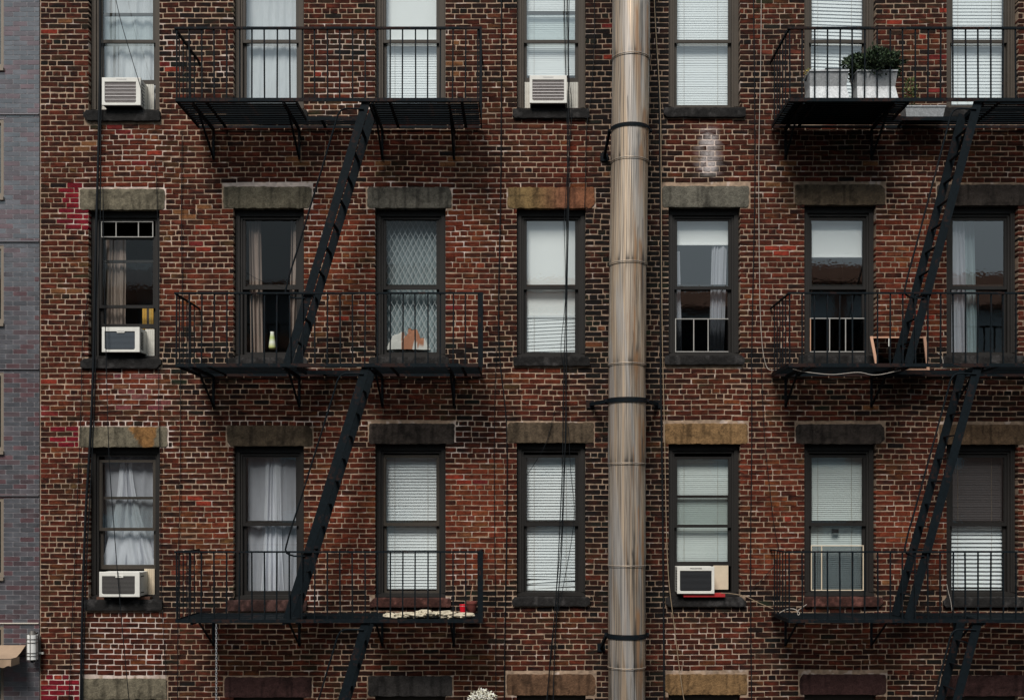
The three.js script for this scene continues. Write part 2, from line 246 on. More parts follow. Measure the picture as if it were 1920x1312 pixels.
{
  const s = new THREE.Shape([V(wx(74), 0.15, 0), V(wx(2600), 0.15, 0), V(wx(2600), wy(-420), 0), V(wx(74), wy(-420), 0)].map((p) => new THREE.Vector2(p.x, p.y)));
  for (let r = 0; r < 4; r++) for (let c = 0; c < 7; c++) {
    const a = wx(COLS[c][0] - 0.4), b = wx(COLS[c][1] + 0.4), t = wy(LINT[r][c][3] - 2), e = wy(SILL[r][c][2] + 2);
    s.holes.push(new THREE.Path([[a, e], [a, t], [b, t], [b, e]].map(([x, y]) => new THREE.Vector2(x, y))));
  }
  const g = new THREE.ExtrudeGeometry(s, { depth: 0.3, bevelEnabled: false }).translate(0, 0, -0.3035), p = g.attributes.position, uv = g.attributes.uv;
  for (let i = 0; i < uv.count; i++) uv.setXY(i, (p.getX(i) - wx(60)) / (2100 / 147), (p.getY(i) - wy(1650)) / (1800 / 147));
  const wall = mesh('facade_wall', g, M.mortar, tenement); wall.userData.label = 'tan mortar of the brick facade, patched white in places';
  const r = rngOf(9), list = [];
  const NC = Math.round((VB - VT) / 9.94);
  for (let j = 0; j < NC; j++) {
    const vc = VT + 5 + j * 9.94, header = j % 6 === 3, ph = (j % 2 ? 0.5 : 0) + (r() - 0.5) * 0.12;
    let free = [[U0, U1]];
    for (const [a, b, t, e] of blocks) if (vc > t - 1.5 && vc < e + 1.5) free = free.flatMap(([p0, p1]) => b <= p0 || a >= p1 ? [[p0, p1]] : [[p0, a - 0.3], [b + 0.3, p1]].filter(([x, y]) => y - x > 5));
    for (const [p0, p1] of free) {
      const cuts = [p0], L = header ? 15.25 : 30.5; let half = false, u = Math.floor(p0 / L - ph) * L + ph * L;
      for (; u < p1; u += 0) { if (u > p0 + 5 && u < p1 - 5) cuts.push(u + (r() - 0.5) * 2.4); if (half) { u += 15.25; half = false; } else { half = !header && r() < 0.05; u += half ? 15.25 : L; } }
      cuts.push(p1);
      for (let k = 0; k + 1 < cuts.length; k++) {
        const edgeL = k === 0, edgeR = k + 2 === cuts.length;
        const a = cuts[k] + (edgeL ? 0.0 : 0.5 + r() * r() * 0.9), b = cuts[k + 1] - (edgeR ? 0.0 : 0.5 + r() * r() * 0.9); if (b - a < 3) continue;
        const um = (a + b) / 2, wave = (fbm(um / 120 + 3, j * 0.09, 2) - 0.5) * 7 + (r() - 0.5) * 0.7, hh = 4.12 + (r() - 0.5) * 0.55;
        list.push({ a, b, t: vc + wave - hh, e: vc + wave + hh, um, vc: vc + wave });
      }
    }
  }
  const hid = (q) => q.um > 1125 && q.um < 1260 || (q.um > 325 && q.um < 905 && (q.vc % 490 > 60 && q.vc % 490 < 330)) && q.vc < 300 || q.um > 1440 && (q.vc < 340 || (q.vc > 540 && q.vc < 790) || q.vc > 1030) || q.um > 320 && q.um < 910 && ((q.vc > 45 && q.vc < 320) || (q.vc > 545 && q.vc < 770) || q.vc > 1030);
  const cand = list.filter((q) => q.um > 85 && q.um < 1910 && q.vc > 6 && q.vc < 1300 && !hid(q)).sort((x, y) => (y.b - y.a) * (y.e - y.t) - (x.b - x.a) * (x.e - x.t));
  const single = new Set(cand.slice(0, 300)), rest = newOut();
  for (const q of list) {
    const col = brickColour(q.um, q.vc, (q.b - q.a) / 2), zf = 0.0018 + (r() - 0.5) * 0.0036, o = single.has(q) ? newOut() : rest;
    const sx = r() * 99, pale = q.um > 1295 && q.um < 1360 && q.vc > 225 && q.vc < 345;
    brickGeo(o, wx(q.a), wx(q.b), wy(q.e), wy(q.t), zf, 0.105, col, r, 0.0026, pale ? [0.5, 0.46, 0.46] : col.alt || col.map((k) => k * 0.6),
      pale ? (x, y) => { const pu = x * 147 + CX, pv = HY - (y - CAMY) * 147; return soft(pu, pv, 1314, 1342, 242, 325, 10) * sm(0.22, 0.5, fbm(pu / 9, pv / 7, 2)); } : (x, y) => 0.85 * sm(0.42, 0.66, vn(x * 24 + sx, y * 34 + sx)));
    if (o !== rest) mesh('brick', toGeo(o), M.brick, wall);
  }
  mesh('brickwork', toGeo(rest), M.brick, wall).userData.kind = 'stuff';
  console.log('bricks', list.length);
}
// rough stone slabs: lintels and sills
function slab(u0, u1, v0, v1, zb, zf, seed, colFn, rough = 1) {
  const x0 = wx(u0), x1 = wx(u1), y0 = wy(v1), y1 = wy(v0), g = new THREE.BoxGeometry(x1 - x0, y1 - y0, zf - zb, 44, 10, 2).translate((x0 + x1) / 2, (y0 + y1) / 2, (zb + zf) / 2);
  const p = g.attributes.position, n = g.attributes.normal, c = [], uv = g.attributes.uv;
  for (let i = 0; i < p.count; i++) {
    let x = p.getX(i), y = p.getY(i), z = p.getZ(i); const s = (x - x0) / (x1 - x0), t = (y - y0) / (y1 - y0), ex = Math.min(s, 1 - s) * (x1 - x0), ey = Math.min(t, 1 - t) * (y1 - y0);
    const nn = fbm(x * 9 + seed * 3.7, y * 9 + seed, 3) - 0.5, ne = fbm(x * 22 + seed, y * 22 + z * 9, 2) - 0.5;
    if (z > zb + 0.01) { z += nn * 0.012 * rough; if (ex < 0.002 || ey < 0.002) z -= 0.003; }
    const cw = 0.008 + 0.05 * vn(seed * 7.7 + (s > 0.5 ? 9 : 0), t > 0.5 ? 5 : 1) ** 3, cr = Math.max(0, cw - ex) * Math.max(0, cw - ey) / cw; x += Math.sign(0.5 - s) * cr * 0.6; y += Math.sign(0.5 - t) * cr * 0.6;
    if (ey < 0.004) y += ne * 0.016 * rough; if (ex < 0.004) x += ne * 0.018 * rough;
    p.setXYZ(i, x, y, z); uv.setXY(i, x * 1.3 + seed * 0.31, y * 1.3 + z); const k = colFn(s, t, x, y); c.push(k[0], k[1], k[2]);
  }
  g.setAttribute('color', new THREE.Float32BufferAttribute(c, 3)); g.computeVertexNormals(); return g;
}
const OL = [0.17, 0.15, 0.108], GR = [0.135, 0.126, 0.105], GG = [0.135, 0.128, 0.104], BRN = [0.105, 0.078, 0.052], OR = [0.27, 0.14, 0.06], OC = [0.235, 0.142, 0.066], DK = [0.062, 0.05, 0.043], MR = [0.062, 0.03, 0.028], GD = [0.06, 0.055, 0.053];
const LCOL = [[OL, OL, GR, OR, GG, BRN, BRN], [OL, OL, GR, OR, GG, BRN, DK], [OL, BRN, DK, BRN, OC, DK, [0.155, 0.1, 0.06]], [OL, MR, GD, [0.15, 0.085, 0.05], OC, MR, MR]];
for (let r = 0; r < 4; r++) for (let c = 0; c < 7; c++) {
  const base = LCOL[r][c], sd = r * 7 + c + 1, l = LINT[r][c];
  const col = (s, t, x, y) => {
    const n = 0.55 * fbm(x * 5 + sd * 9, y * 7, 4) + 0.45 * fbm(x * 34 + sd, y * 34, 2), st = fbm(x * 26 + sd, y * 2.2 + sd, 3), k = 1.05 * (0.6 + 0.7 * n) * (1 - 0.45 * sm(0.58, 0.72, st)) * (1 - 0.6 * sm(0.035, 0.0, Math.abs(fbm(x * 3 + sd * 5, y * 3 + sd, 3) - 0.5)) * (sd % 3 ? 0.8 : 0.3));
    let b = base; if (r === 2 && c === 0) b = (s - 0.5) * 1.6 + (t - 1) * -0.5 > 0.12 - 0.55 * (1 - t) * 0 && s > 0.55 + 0.16 * (1 - t) && s < 0.84 + 0.05 * t ? [0.26, 0.135, 0.05] : base;
    if (r === 1 && c === 3) b = [lerp(0.22, 0.24, s), lerp(0.15, 0.1, sm(0.2, 0.7, s)), lerp(0.07, 0.05, s)];
    return [b[0] * k, b[1] * k, b[2] * k];
  };
  mesh('lintel', slab(l[0], l[1], l[2], l[3], -0.13, 0.008, sd, col), M.stone, tenement);
  const s = SILL[r][c], sc = r === 2 && (c === 2 || c === 5) ? [0.075, 0.032, 0.026] : r === 2 && (c === 1) ? [0.05, 0.026, 0.023] : [0.026, 0.025, 0.025];
  const sg = slab(s[0], s[1], s[2], s[3], -0.14, 0.045, sd + 40, (a, b, x, y) => { const k = 0.8 * (0.45 + fbm(x * 8 + sd, y * 12, 3)) * (1 + 1.2 * sm(0.58, 0.7, fbm(x * 15 + sd * 3, y * 9, 3))); return [sc[0] * k, sc[1] * k, sc[2] * k]; }, 0.8);
  mesh('sill', sg, M.stone, tenement);
}

// ---------------------------------------------------------------- windows
const rp = rngOf(31);
const ZU = -0.14, ZL = -0.178, ZB = -0.235;
const DEF = [{ u: [-58, 81], l: [75, 206] }, { u: [409, 543], l: [534, 669] }, { u: [853, 986], l: [976, 1116] }, { u: [1320, 1456], l: [1448, 1590] }];
const ALT = { '0,0': { l: [25, 159] }, '0,3': { l: [22, 155] }, '1,0': { u: [444, 578], l: [488, 616] }, '2,0': { u: [862, 995], l: [931, 1067] }, '2,4': { u: [856, 989], l: [928, 1061] } };
const WL = ['R1', 'R2', 'R3', 'R4'];
const winX = [];
for (let r = 0; r < 4; r++) for (let c = 0; c < 7; c++) {
  const w = part('window', tenement), X0 = wx(COLS[c][0]) + 0.003, X1 = wx(COLS[c][1]) - 0.003, YT = wy(LINT[r][c][3]) - 0.004, YB = wy(SILL[r][c][2]) + 0.004, dk = r === 1 || r === 2 && c > 2, fm = r === 0 || r === 3 ? M.frame : M.frameDark;
  const tr = 0.056, st = 0.084, h = 0.075, b = 0.05;
  mesh('frame', [
    bx(X0, X0 + tr, YB + b, YT, -0.2, -0.088), bx(X1 - tr, X1, YB + b, YT, -0.2, -0.088), bx(X0 + tr, X1 - tr, YT - h, YT, -0.2, -0.088),
    bx(X0 + 0.018, X0 + 0.03, YB + b + 0.002, YT - 0.02, -0.1, -0.082), bx(X1 - 0.03, X1 - 0.018, YB + b + 0.002, YT - 0.02, -0.1, -0.082), bx(X0 + 0.03, X1 - 0.03, YT - 0.034, YT - 0.022, -0.1, -0.082),
    bx(X0 + tr, X0 + st, YB + b, YT - h, -0.2, -0.112), bx(X1 - st, X1 - tr, YB + b, YT - h, -0.2, -0.112), bx(X0 + st, X1 - st, YT - h - 0.035, YT - h, -0.2, -0.112),
    bx(X0, X1, YB, YB + b - 0.018, -0.2, -0.062), bx(X0 + 0.01, X1 - 0.01, YB + b - 0.018, YB + b, -0.2, -0.092),
  ], fm, w);
  const a = { ...DEF[r], ...(ALT[r + ',' + c] || {}) }, sd = (r + c) % 2 || dk ? M.sashDark : M.sash;
  const A0 = X0 + st + 0.002, A1 = X1 - st - 0.002;
  winX.push([r, c, A0, A1]);
  for (const [nm, q, z] of [['upper_sash', a.u, ZU], ['lower_sash', a.l, ZL]]) {
    const t = YZ(q[0], z), e = YZ(q[1], z), s = 0.03, rt = 0.034, rbm = nm === 'lower_sash' ? 0.058 : 0.04, m = r === 0 ? M.sash : sd;
    mesh(nm, [bx(A0, A0 + s, e, t, z - 0.015, z + 0.015), bx(A1 - s, A1, e, t, z - 0.015, z + 0.015), bx(A0 + s, A1 - s, t - rt, t, z - 0.015, z + 0.014), bx(A0 + s, A1 - s, e, e + rbm, z - 0.015, z + 0.014), bx(A0 + s, A0 + s + 0.008, e + rbm, t - rt, z - 0.005, z + 0.008), bx(A1 - s - 0.008, A1 - s, e + rbm, t - rt, z - 0.005, z + 0.008)], m, w);
    const pw = A1 - A0 - 2 * s + 0.004, phh = t - rt - e - rbm + 0.004, pg = new THREE.PlaneGeometry(pw, phh, 1, 1), pu = pg.attributes.uv; for (let i = 0; i < 4; i++) pu.setXY(i, pu.getX(i) * pw * 0.7 + r * 0.3, pu.getY(i) * phh * 0.7 + c * 0.37);
    const p = mesh('pane', pg, r === 1 && c < 3 ? M.paneClear : M.pane, w); p.position.set((A0 + A1) / 2, (t - rt + e + rbm) / 2, z); p.rotation.set((rp() - 0.5) * 0.022, (rp() - 0.5) * 0.03, 0);
  }
  // room behind: five faces
  const x0 = X0 - 0.38, x1 = X1 + 0.38, y0 = YB - 0.25, y1 = YT + 0.2, z0 = -2.8, z1 = -0.3, t = 0.03;
  mesh('room', [bx(x0 - t, x0, y0, y1, z0, z1), bx(x1, x1 + t, y0, y1, z0, z1), bx(x0 - t, x1 + t, y0 - t, y0, z0, z1), bx(x0 - t, x1 + t, y1, y1 + t, z0, z1), bx(x0 - t, x1 + t, y0 - t, y1 + t, z0 - t, z0)], M.room, w);
}
const wr = (r, c) => { const q = winX.find((k) => k[0] === r && k[1] === c); return [q[2] + 0.02, q[3] - 0.02]; };

// window dressing ------------------------------------------------
function venetian(r, c, v0, v1, pitch, label, mat = M.blind, opt = {}) {
  const [a, b] = wr(r, c), t = YZ(v0, ZB), e = YZ(v1, ZB), o = thing('venetian_blind', label, 'blind', 'venetian blinds in the tenement windows'), gs = [], rr = rngOf(r * 77 + c * 13 + 5), pm = pitch / 147 * 1.015;
  for (let y = t - 0.03, k = 0; y > e + 0.02; y -= pm, k++) {
    const f = (t - y) / (t - e), dip = opt.sag ? opt.sag * sm(0.62, 1, f) : 0, ang = (opt.ang ?? (pitch < 5 ? 1.4 : 1.12)) + (rr() - 0.5) * (opt.wild ? 0.5 * sm(0.7, 1, f) + 0.08 : 0.08), tilt = (rr() - 0.5) * 0.006 + (opt.slope || 0) + (opt.wild ? (rr() - 0.5) * 0.2 * sm(0.75, 1, f) : 0);
    const g = bx(a, b, -0.0008, 0.0008, -pm * 0.6, pm * 0.6).translate(-(a + b) / 2, 0, 0).rotateX(ang).rotateZ(tilt + dip).translate((a + b) / 2, y, ZB + (rr() - 0.5) * 0.002); gs.push(g);
  }
  mesh('slats', gs, mat, o); mesh('headrail', bx(a, b, t - 0.028, t, ZB - 0.02, ZB + 0.015), mat, o);
  if (!opt.wild) mesh('bottom_rail', bx(a, b, e, e + 0.014, ZB - 0.012, ZB + 0.01), mat, o);
  for (const s of [0.17, 0.8]) mesh('ladder_cord', bx(lerp(a, b, s), lerp(a, b, s) + 0.0025, e, t, ZB + 0.013, ZB + 0.016), M.cordTan, o);
  return based(o);
}
function curtain(name, r, c, s0, s1, v0, v1, mat, label, opt = {}) {
  const [a, b] = wr(r, c), z = opt.z ?? ZB, t = YZ(v0, z), e = YZ(v1, z), cc = V(lerp(a, b, (s0 + s1) / 2), e, z);
  const sheet = (s0, s1, o, dz) => {
    const x0 = lerp(a, b, s0), x1 = lerp(a, b, s1), nx = 90, ny = 30, g = new THREE.PlaneGeometry(1, 1, nx, ny), p = g.attributes.position, uv = g.attributes.uv, k = o.folds ?? 8, sd = r * 3.1 + c * 1.7 + dz * 90;
    for (let i = 0; i < p.count; i++) {
      const s = p.getX(i) + 0.5, q = 0.5 - p.getY(i);                                          // q 0 top .. 1 bottom
      const xx = lerp(x0, x1, s) + (o.flare ? o.flare * Math.pow(q, 1.8) * (s - 0.45) : 0) + (o.lean || 0) * q;
      const ph = s * k * 6.283 + Math.sin(s * 7 + sd) * 1.6 + 0.9 * Math.sin(q * 3 + s * 9 + sd) + (o.gather ? (s - 0.45) * q * 6 * o.gather : 0);
      const env = 0.45 + 0.9 * vn(s * 4 + sd, q * 1.5 + 2);
      const zz = z - 0.02 + dz + (o.amp ?? 0.014) * env * (Math.sin(ph) + 0.4 * Math.sin(ph * 2.3 + 1) * (0.3 + q)) + (fbm(s * 9 + sd, q * 5, 2) - 0.5) * 0.014;
      p.setXYZ(i, xx - cc.x, lerp(t, e, q) + (o.hem ? o.hem * Math.sin(s * 3.1) * sm(0.6, 1, q) : 0) - cc.y, zz - cc.z); uv.setXY(i, s * 0.5, q * 0.4);
    }
    g.computeVertexNormals(); return g;
  };
  const o = mesh(name, sheet(s0, s1, opt, 0), mat); tag(o, label, 'curtain', 'curtains in the tenement windows'); o.position.copy(cc);
  for (const f of opt.bundles || []) mesh('gathered_fold', sheet(f[0], f[1], { ...opt, folds: f[2], amp: 0.02, flare: f[3], lean: f[4], gather: 0 }, 0.018), M.fold, o);
  return o;
}
function rollerShade(r, c, v0, v1, label, mat = M.shade) {
  const [a, b] = wr(r, c), t = YZ(v0, ZB), e = YZ(v1, ZB), o = thing('roller_shade', label, 'shade', 'pulled down roller shades');
  const g = new THREE.PlaneGeometry(b - a, t - e, 12, 10), p = g.attributes.position; for (let i = 0; i < p.count; i++) p.setZ(i, 0.006 * (fbm(p.getX(i) * 4 + r + c, p.getY(i) * 4, 2) - 0.5));
  g.computeVertexNormals(); mesh('fabric', g.translate((a + b) / 2, (t + e) / 2, ZB), mat, o); mesh('hem_bar', bx(a, b, e - 0.012, e + 0.008, ZB - 0.006, ZB + 0.007), mat, o); return based(o);
}
curtain('curtain', 0, 0, 0, 1, -60, 205, M.sheer, 'grey white sheer curtain hanging behind the topmost air conditioner beside grey building', { folds: 4, amp: 0.012, gather: 0.6 });
curtain('curtain', 0, 1, 0, 1, -60, 206, M.sheer, 'pale straight sheer curtain in a window behind the uppermost balcony, no blind slats', { folds: 6, amp: 0.004 });
rollerShade(0, 2, -60, 74, 'plain white shade over upper sash behind topmost balcony rail with stair below');
venetian(0, 2, 76, 204, 4.6, 'white blind below a plain white shade behind topmost balcony rail');
venetian(0, 3, -60, 142, 3.9, 'white blind hanging above an air conditioner next to the metal flue pipe');
venetian(0, 4, -60, 203, 4.4, 'fully lowered white blind in window between flue pipe and planter balcony, level with planters');
venetian(0, 5, -60, 203, 6.6, 'white blind with sloping slats behind the metal planters', M.blind, { slope: -0.035, ang: 1.28 });
venetian(0, 6, -60, 203, 6.2, 'wide slat white blind beside the evergreen planters, behind the stair head', M.blind, { ang: 1.36 });
curtain('curtain', 1, 0, 0.02, 0.4, 440, 640, M.drape, 'narrow brown drape in dark window above an air conditioner', { folds: 4, amp: 0.016 });
curtain('curtain', 1, 1, 0.02, 0.26, 405, 668, M.drape, 'brown drape tied at the side of dark window holding a striped vase', { folds: 3, amp: 0.02, lean: 0.03 });
curtain('curtain', 1, 1, 0.84, 1, 405, 668, M.drape, 'slim brown drape at the stair side of dark window holding striped vase', { folds: 2, amp: 0.02, lean: -0.03 });
curtain('curtain', 1, 2, 0, 1, 405, 668, M.drapeGrey, 'grey blue curtain behind a folding lattice gate', { folds: 5, amp: 0.01, z: -0.3 });
rollerShade(1, 3, 405, 590, 'tall plain white shade beside flue pipe with hanging black cables in front');
venetian(1, 3, 592, 668, 6.5, 'crooked white blind slats below a tall plain shade', M.blind, { slope: 0.05, wild: true, ang: 1.38 });
rollerShade(1, 4, 405, 458, 'short white shade at top of dark window with white adjustable screen');
curtain('curtain', 1, 4, 0.72, 1, 405, 668, M.sheerLilac, 'grey sheer drape at side of dark window with white adjustable screen', { folds: 3, amp: 0.016, lean: -0.05 });
curtain('curtain', 1, 4, -0.02, 0.1, 470, 668, M.sheerLilac, 'thin grey drape edge in the window between flue pipe and white cord', { folds: 1, amp: 0.01, lean: 0.03 });
rollerShade(1, 5, 405, 481, 'white shade covering top half of window above wood edged screen');
curtain('curtain', 1, 6, -0.02, 0.3, 405, 668, M.sheerLilac, 'white drape gathered at one side of dark window behind the stair', { folds: 3, amp: 0.02, lean: 0.04 });
curtain('curtain', 1, 6, 0.3, 0.52, 405, 668, M.drapeGrey, 'dim grey drape beside white drape in dark window behind stair', { folds: 2, amp: 0.02, lean: 0.05, z: -0.3 });
curtain('curtain', 2, 0, 0, 1, 856, 1066, M.sheerLilac, 'white sheer curtain bunched at its hem above an air conditioner', { folds: 3, amp: 0.012, gather: 1.3, bundles: [[0.3, 0.52, 2.5, 0.62, 0.02]] });
curtain('curtain', 2, 1, 0.02, 1, 856, 1116, M.sheerLilac, 'full length white sheer curtain behind the lowest stair and balcony', { folds: 4, amp: 0.012, bundles: [[0.36, 0.66, 3, 0.1, -0.02]] });
venetian(2, 2, 856, 1104, 5.6, 'lowered white blind in window above rope pile and red cup', M.blind, { ang: 1.2 });
venetian(2, 3, 856, 1112, 5.3, 'white blind with bent tangled bottom slats behind black cables', M.blind, { wild: true, ang: 1.15 });
venetian(2, 4, 856, 1060, 3.9, 'green tinted white blind above an air conditioner on a red plank', M.blindGreen);
venetian(2, 5, 856, 1112, 3.9, 'fine slat blind behind beige adjustable screen', M.blindGreen, { ang: 1.25 });
venetian(2, 6, 856, 984, 4.6, 'dark brown blind covering upper sash beside the stair', M.blindBrown);
venetian(2, 6, 986, 1106, 7.6, 'wide slat white blind below dark brown blind', M.blind, { ang: 1.0 });

// expanding window screens, lattice gate and things on the inner sills
function screen(r, c, px0, px1, v0, v1, divs, mat, label, edge, tint = 0.42) {
  const z = ZU + 0.028, x0 = XZ(px0, z), x1 = XZ(px1, z), t = YZ(v0, z), e = YZ(v1, z), o = thing('window_screen', label, 'window screen', 'adjustable window screens'), w = 0.011;
  mesh('rail', bx(x0, x1, t - w, t, z - 0.006, z + 0.006), mat, o); mesh('rail', bx(x0, x1, e, e + w, z - 0.006, z + 0.006), mat, o);
  for (const d of divs) { const x = XZ(d, z); mesh('stile', bx(x - 0.006, x + 0.006, e + w, t - w, z - 0.005, z + 0.005), mat, o); }
  mesh('end_stile', bx(x0, x0 + 0.012, e + w, t - w, z - 0.005, z + 0.007), edge || mat, o);
  mesh('mesh_cloth', bx(x0 + 0.012, x1 - 0.004, e + w, t - w, z - 0.008, z - 0.0075), new THREE.MeshPhysicalMaterial({ color: lin(tint, tint * 1.02, tint * 1.04), transmission: 1, thickness: 0, roughness: 0.05, ior: 1.03 }), o);
  return based(o);
}
screen(1, 0, 189, 287, 415, 445, [217, 259, 286], M.screenBar, 'white adjustable screen in gap above lowered sash');
screen(1, 4, 1266, 1366, 597, 660, [1301, 1328], M.screenBar, 'white adjustable screen with two dividers between flue pipe and white cord');
screen(1, 5, 1519, 1621, 596, 660, [1556, 1586], M.screenBar, 'white adjustable screen with orange wood edge behind balcony rail', M.wood);
screen(2, 5, 1521, 1620, 1022, 1107, [1541, 1619], M.panelTan, 'tall beige adjustable screen in front of fine slat blind', null, 0.68);
{
  const z = -0.262, o = thing('scissor_gate', 'folding steel lattice gate inside window above cloth bundle', 'gate'), [a, b] = wr(1, 2), t = YZ(405, z), e = YZ(668, z), gs = [], w = 0.07, h = 0.14;
  const seg = (xa, ya, xb, yb, dz) => { const cl = []; let t0 = 0, t1 = 1; const dx = xb - xa, dy = yb - ya; for (const [p, q] of [[-dx, xa - a], [dx, b - xa], [-dy, ya - e], [dy, t - ya]]) { if (p < 0) t0 = Math.max(t0, q / p); else if (p > 0) t1 = Math.min(t1, q / p); } if (t0 < t1) gs.push(bar(V(xa + dx * t0, ya + dy * t0, z + dz), V(xa + dx * t1, ya + dy * t1, z + dz), 0.003, 0.008, V(0, 0, 1).cross(V(dx, dy, 0)).normalize())); };
  const H = t - e; for (let k = -30; k < 40; k++) { const x = a + k * w; seg(x, e, x + H * w / h, t, 0); seg(x, e, x - H * w / h, t, 0.005); }
  mesh('lattice', gs, std({ color: lin(0.3, 0.33, 0.34), roughness: 0.6 }), o);
  mesh('end_post', bx(a, a + 0.014, e, t, z - 0.012, z - 0.004), M.sash, o); based(o);
}
{ // vase
  const z = -0.25, p = P(510, 655, z), pr = [[0.001, 0], [0.043, 0.002], [0.046, 0.03], [0.04, 0.09], [0.032, 0.15], [0.024, 0.21], [0.026, 0.228], [0.02, 0.228], [0.018, 0.2]].map(([x, y]) => new THREE.Vector2(x, y));
  const g = new THREE.LatheGeometry(pr, 24), q = g.attributes.position, c = []; for (let i = 0; i < q.count; i++) { const y = q.getY(i), k = y < 0.04 ? [0.5, 0.52, 0.2] : y < 0.1 ? [0.75, 0.74, 0.66] : y < 0.16 ? [0.42, 0.5, 0.16] : [0.78, 0.77, 0.68]; c.push(...k); }
  g.setAttribute('color', new THREE.Float32BufferAttribute(c, 3)); const o = tag(mesh('vase', g, std({ vertexColors: true, roughness: 0.35 })), 'white and green striped vase on sill inside dark window', 'vase'); o.position.copy(p);
}
function mound(name, x0, x1, y, h, z0, z1, seed, colFn, label, cat) {
  const nx = 56, nz = 18, g = new THREE.PlaneGeometry(1, 1, nx, nz), p = g.attributes.position, c = [];
  for (let i = 0; i < p.count; i++) {
    const s = p.getX(i) + 0.5, t = p.getY(i) + 0.5, edge = Math.pow(Math.sin(Math.PI * clamp(s, 0.001, 0.999)), 0.6) * Math.pow(Math.sin(Math.PI * clamp(t, 0.001, 0.999)), 0.5);
    const n = fbm(s * 6 + seed, t * 4, 2), rid = 1 - Math.abs(2 * fbm(s * 9 + seed * 2, t * 4 + n * 3, 2) - 1), hh = h * edge * (0.25 + 0.75 * n * 1.3) * (0.6 + 0.5 * rid) * (s < 0.5 ? 0.9 : 1);
    p.setXYZ(i, lerp(x0, x1, s) + (n - 0.5) * 0.02, y + hh, lerp(z1, z0, t)); c.push(...colFn(s, t, n));
  }
  g.setAttribute('color', new THREE.Float32BufferAttribute(c, 3)); g.computeVertexNormals();
  const o = mesh(name, g, std({ vertexColors: true, roughness: 1, side: THREE.DoubleSide })); const cc = V((x0 + x1) / 2, y, (z0 + z1) / 2); g.translate(-cc.x, -cc.y, -cc.z); o.position.copy(cc); return tag(o, label, cat);
}
{ const z = -0.24, a = P(722, 657, z), b = P(806, 657, z); mound('cloth_bundle', a.x, b.x, a.y, 0.3, z - 0.03, z + 0.045, 4, (s, t, n) => s > 0.36 && s < 0.86 && n > 0.4 + 0.1 * Math.sin(s * 30) ? [0.27, 0.12, 0.07] : [0.42, 0.42, 0.4], 'rumpled white and orange cloth bundle behind lattice gate', 'cloth'); }
{ const z = -0.3, o = thing('folder_stack', 'yellow and brown upright folders inside dark window above air conditioner', 'folders'), a = P(266, 617, z), b = P(287, 574, z), w = (b.x - a.x) / 5;
  for (let k = 0; k < 5; k++) mesh('folder', bx(a.x + k * w + 0.001, a.x + (k + 1) * w - 0.001, a.y, b.y - 0.01 * (k % 3), z - 0.18, z), std({ color: k === 2 ? lin(0.06, 0.04, 0.03) : k === 3 ? lin(0.45, 0.28, 0.06) : lin(0.5, 0.27, 0.04), roughness: 0.8 }), o); based(o); }
{ const z = ZL + 0.017, a = P(1560, 992, z), b = P(1573, 999, z); tag(mesh('sticker', bx(a.x, b.x, b.y, a.y, z, z + 0.002), M.black), 'small black sticker on pane of the fine slat blind window', 'sticker'); }

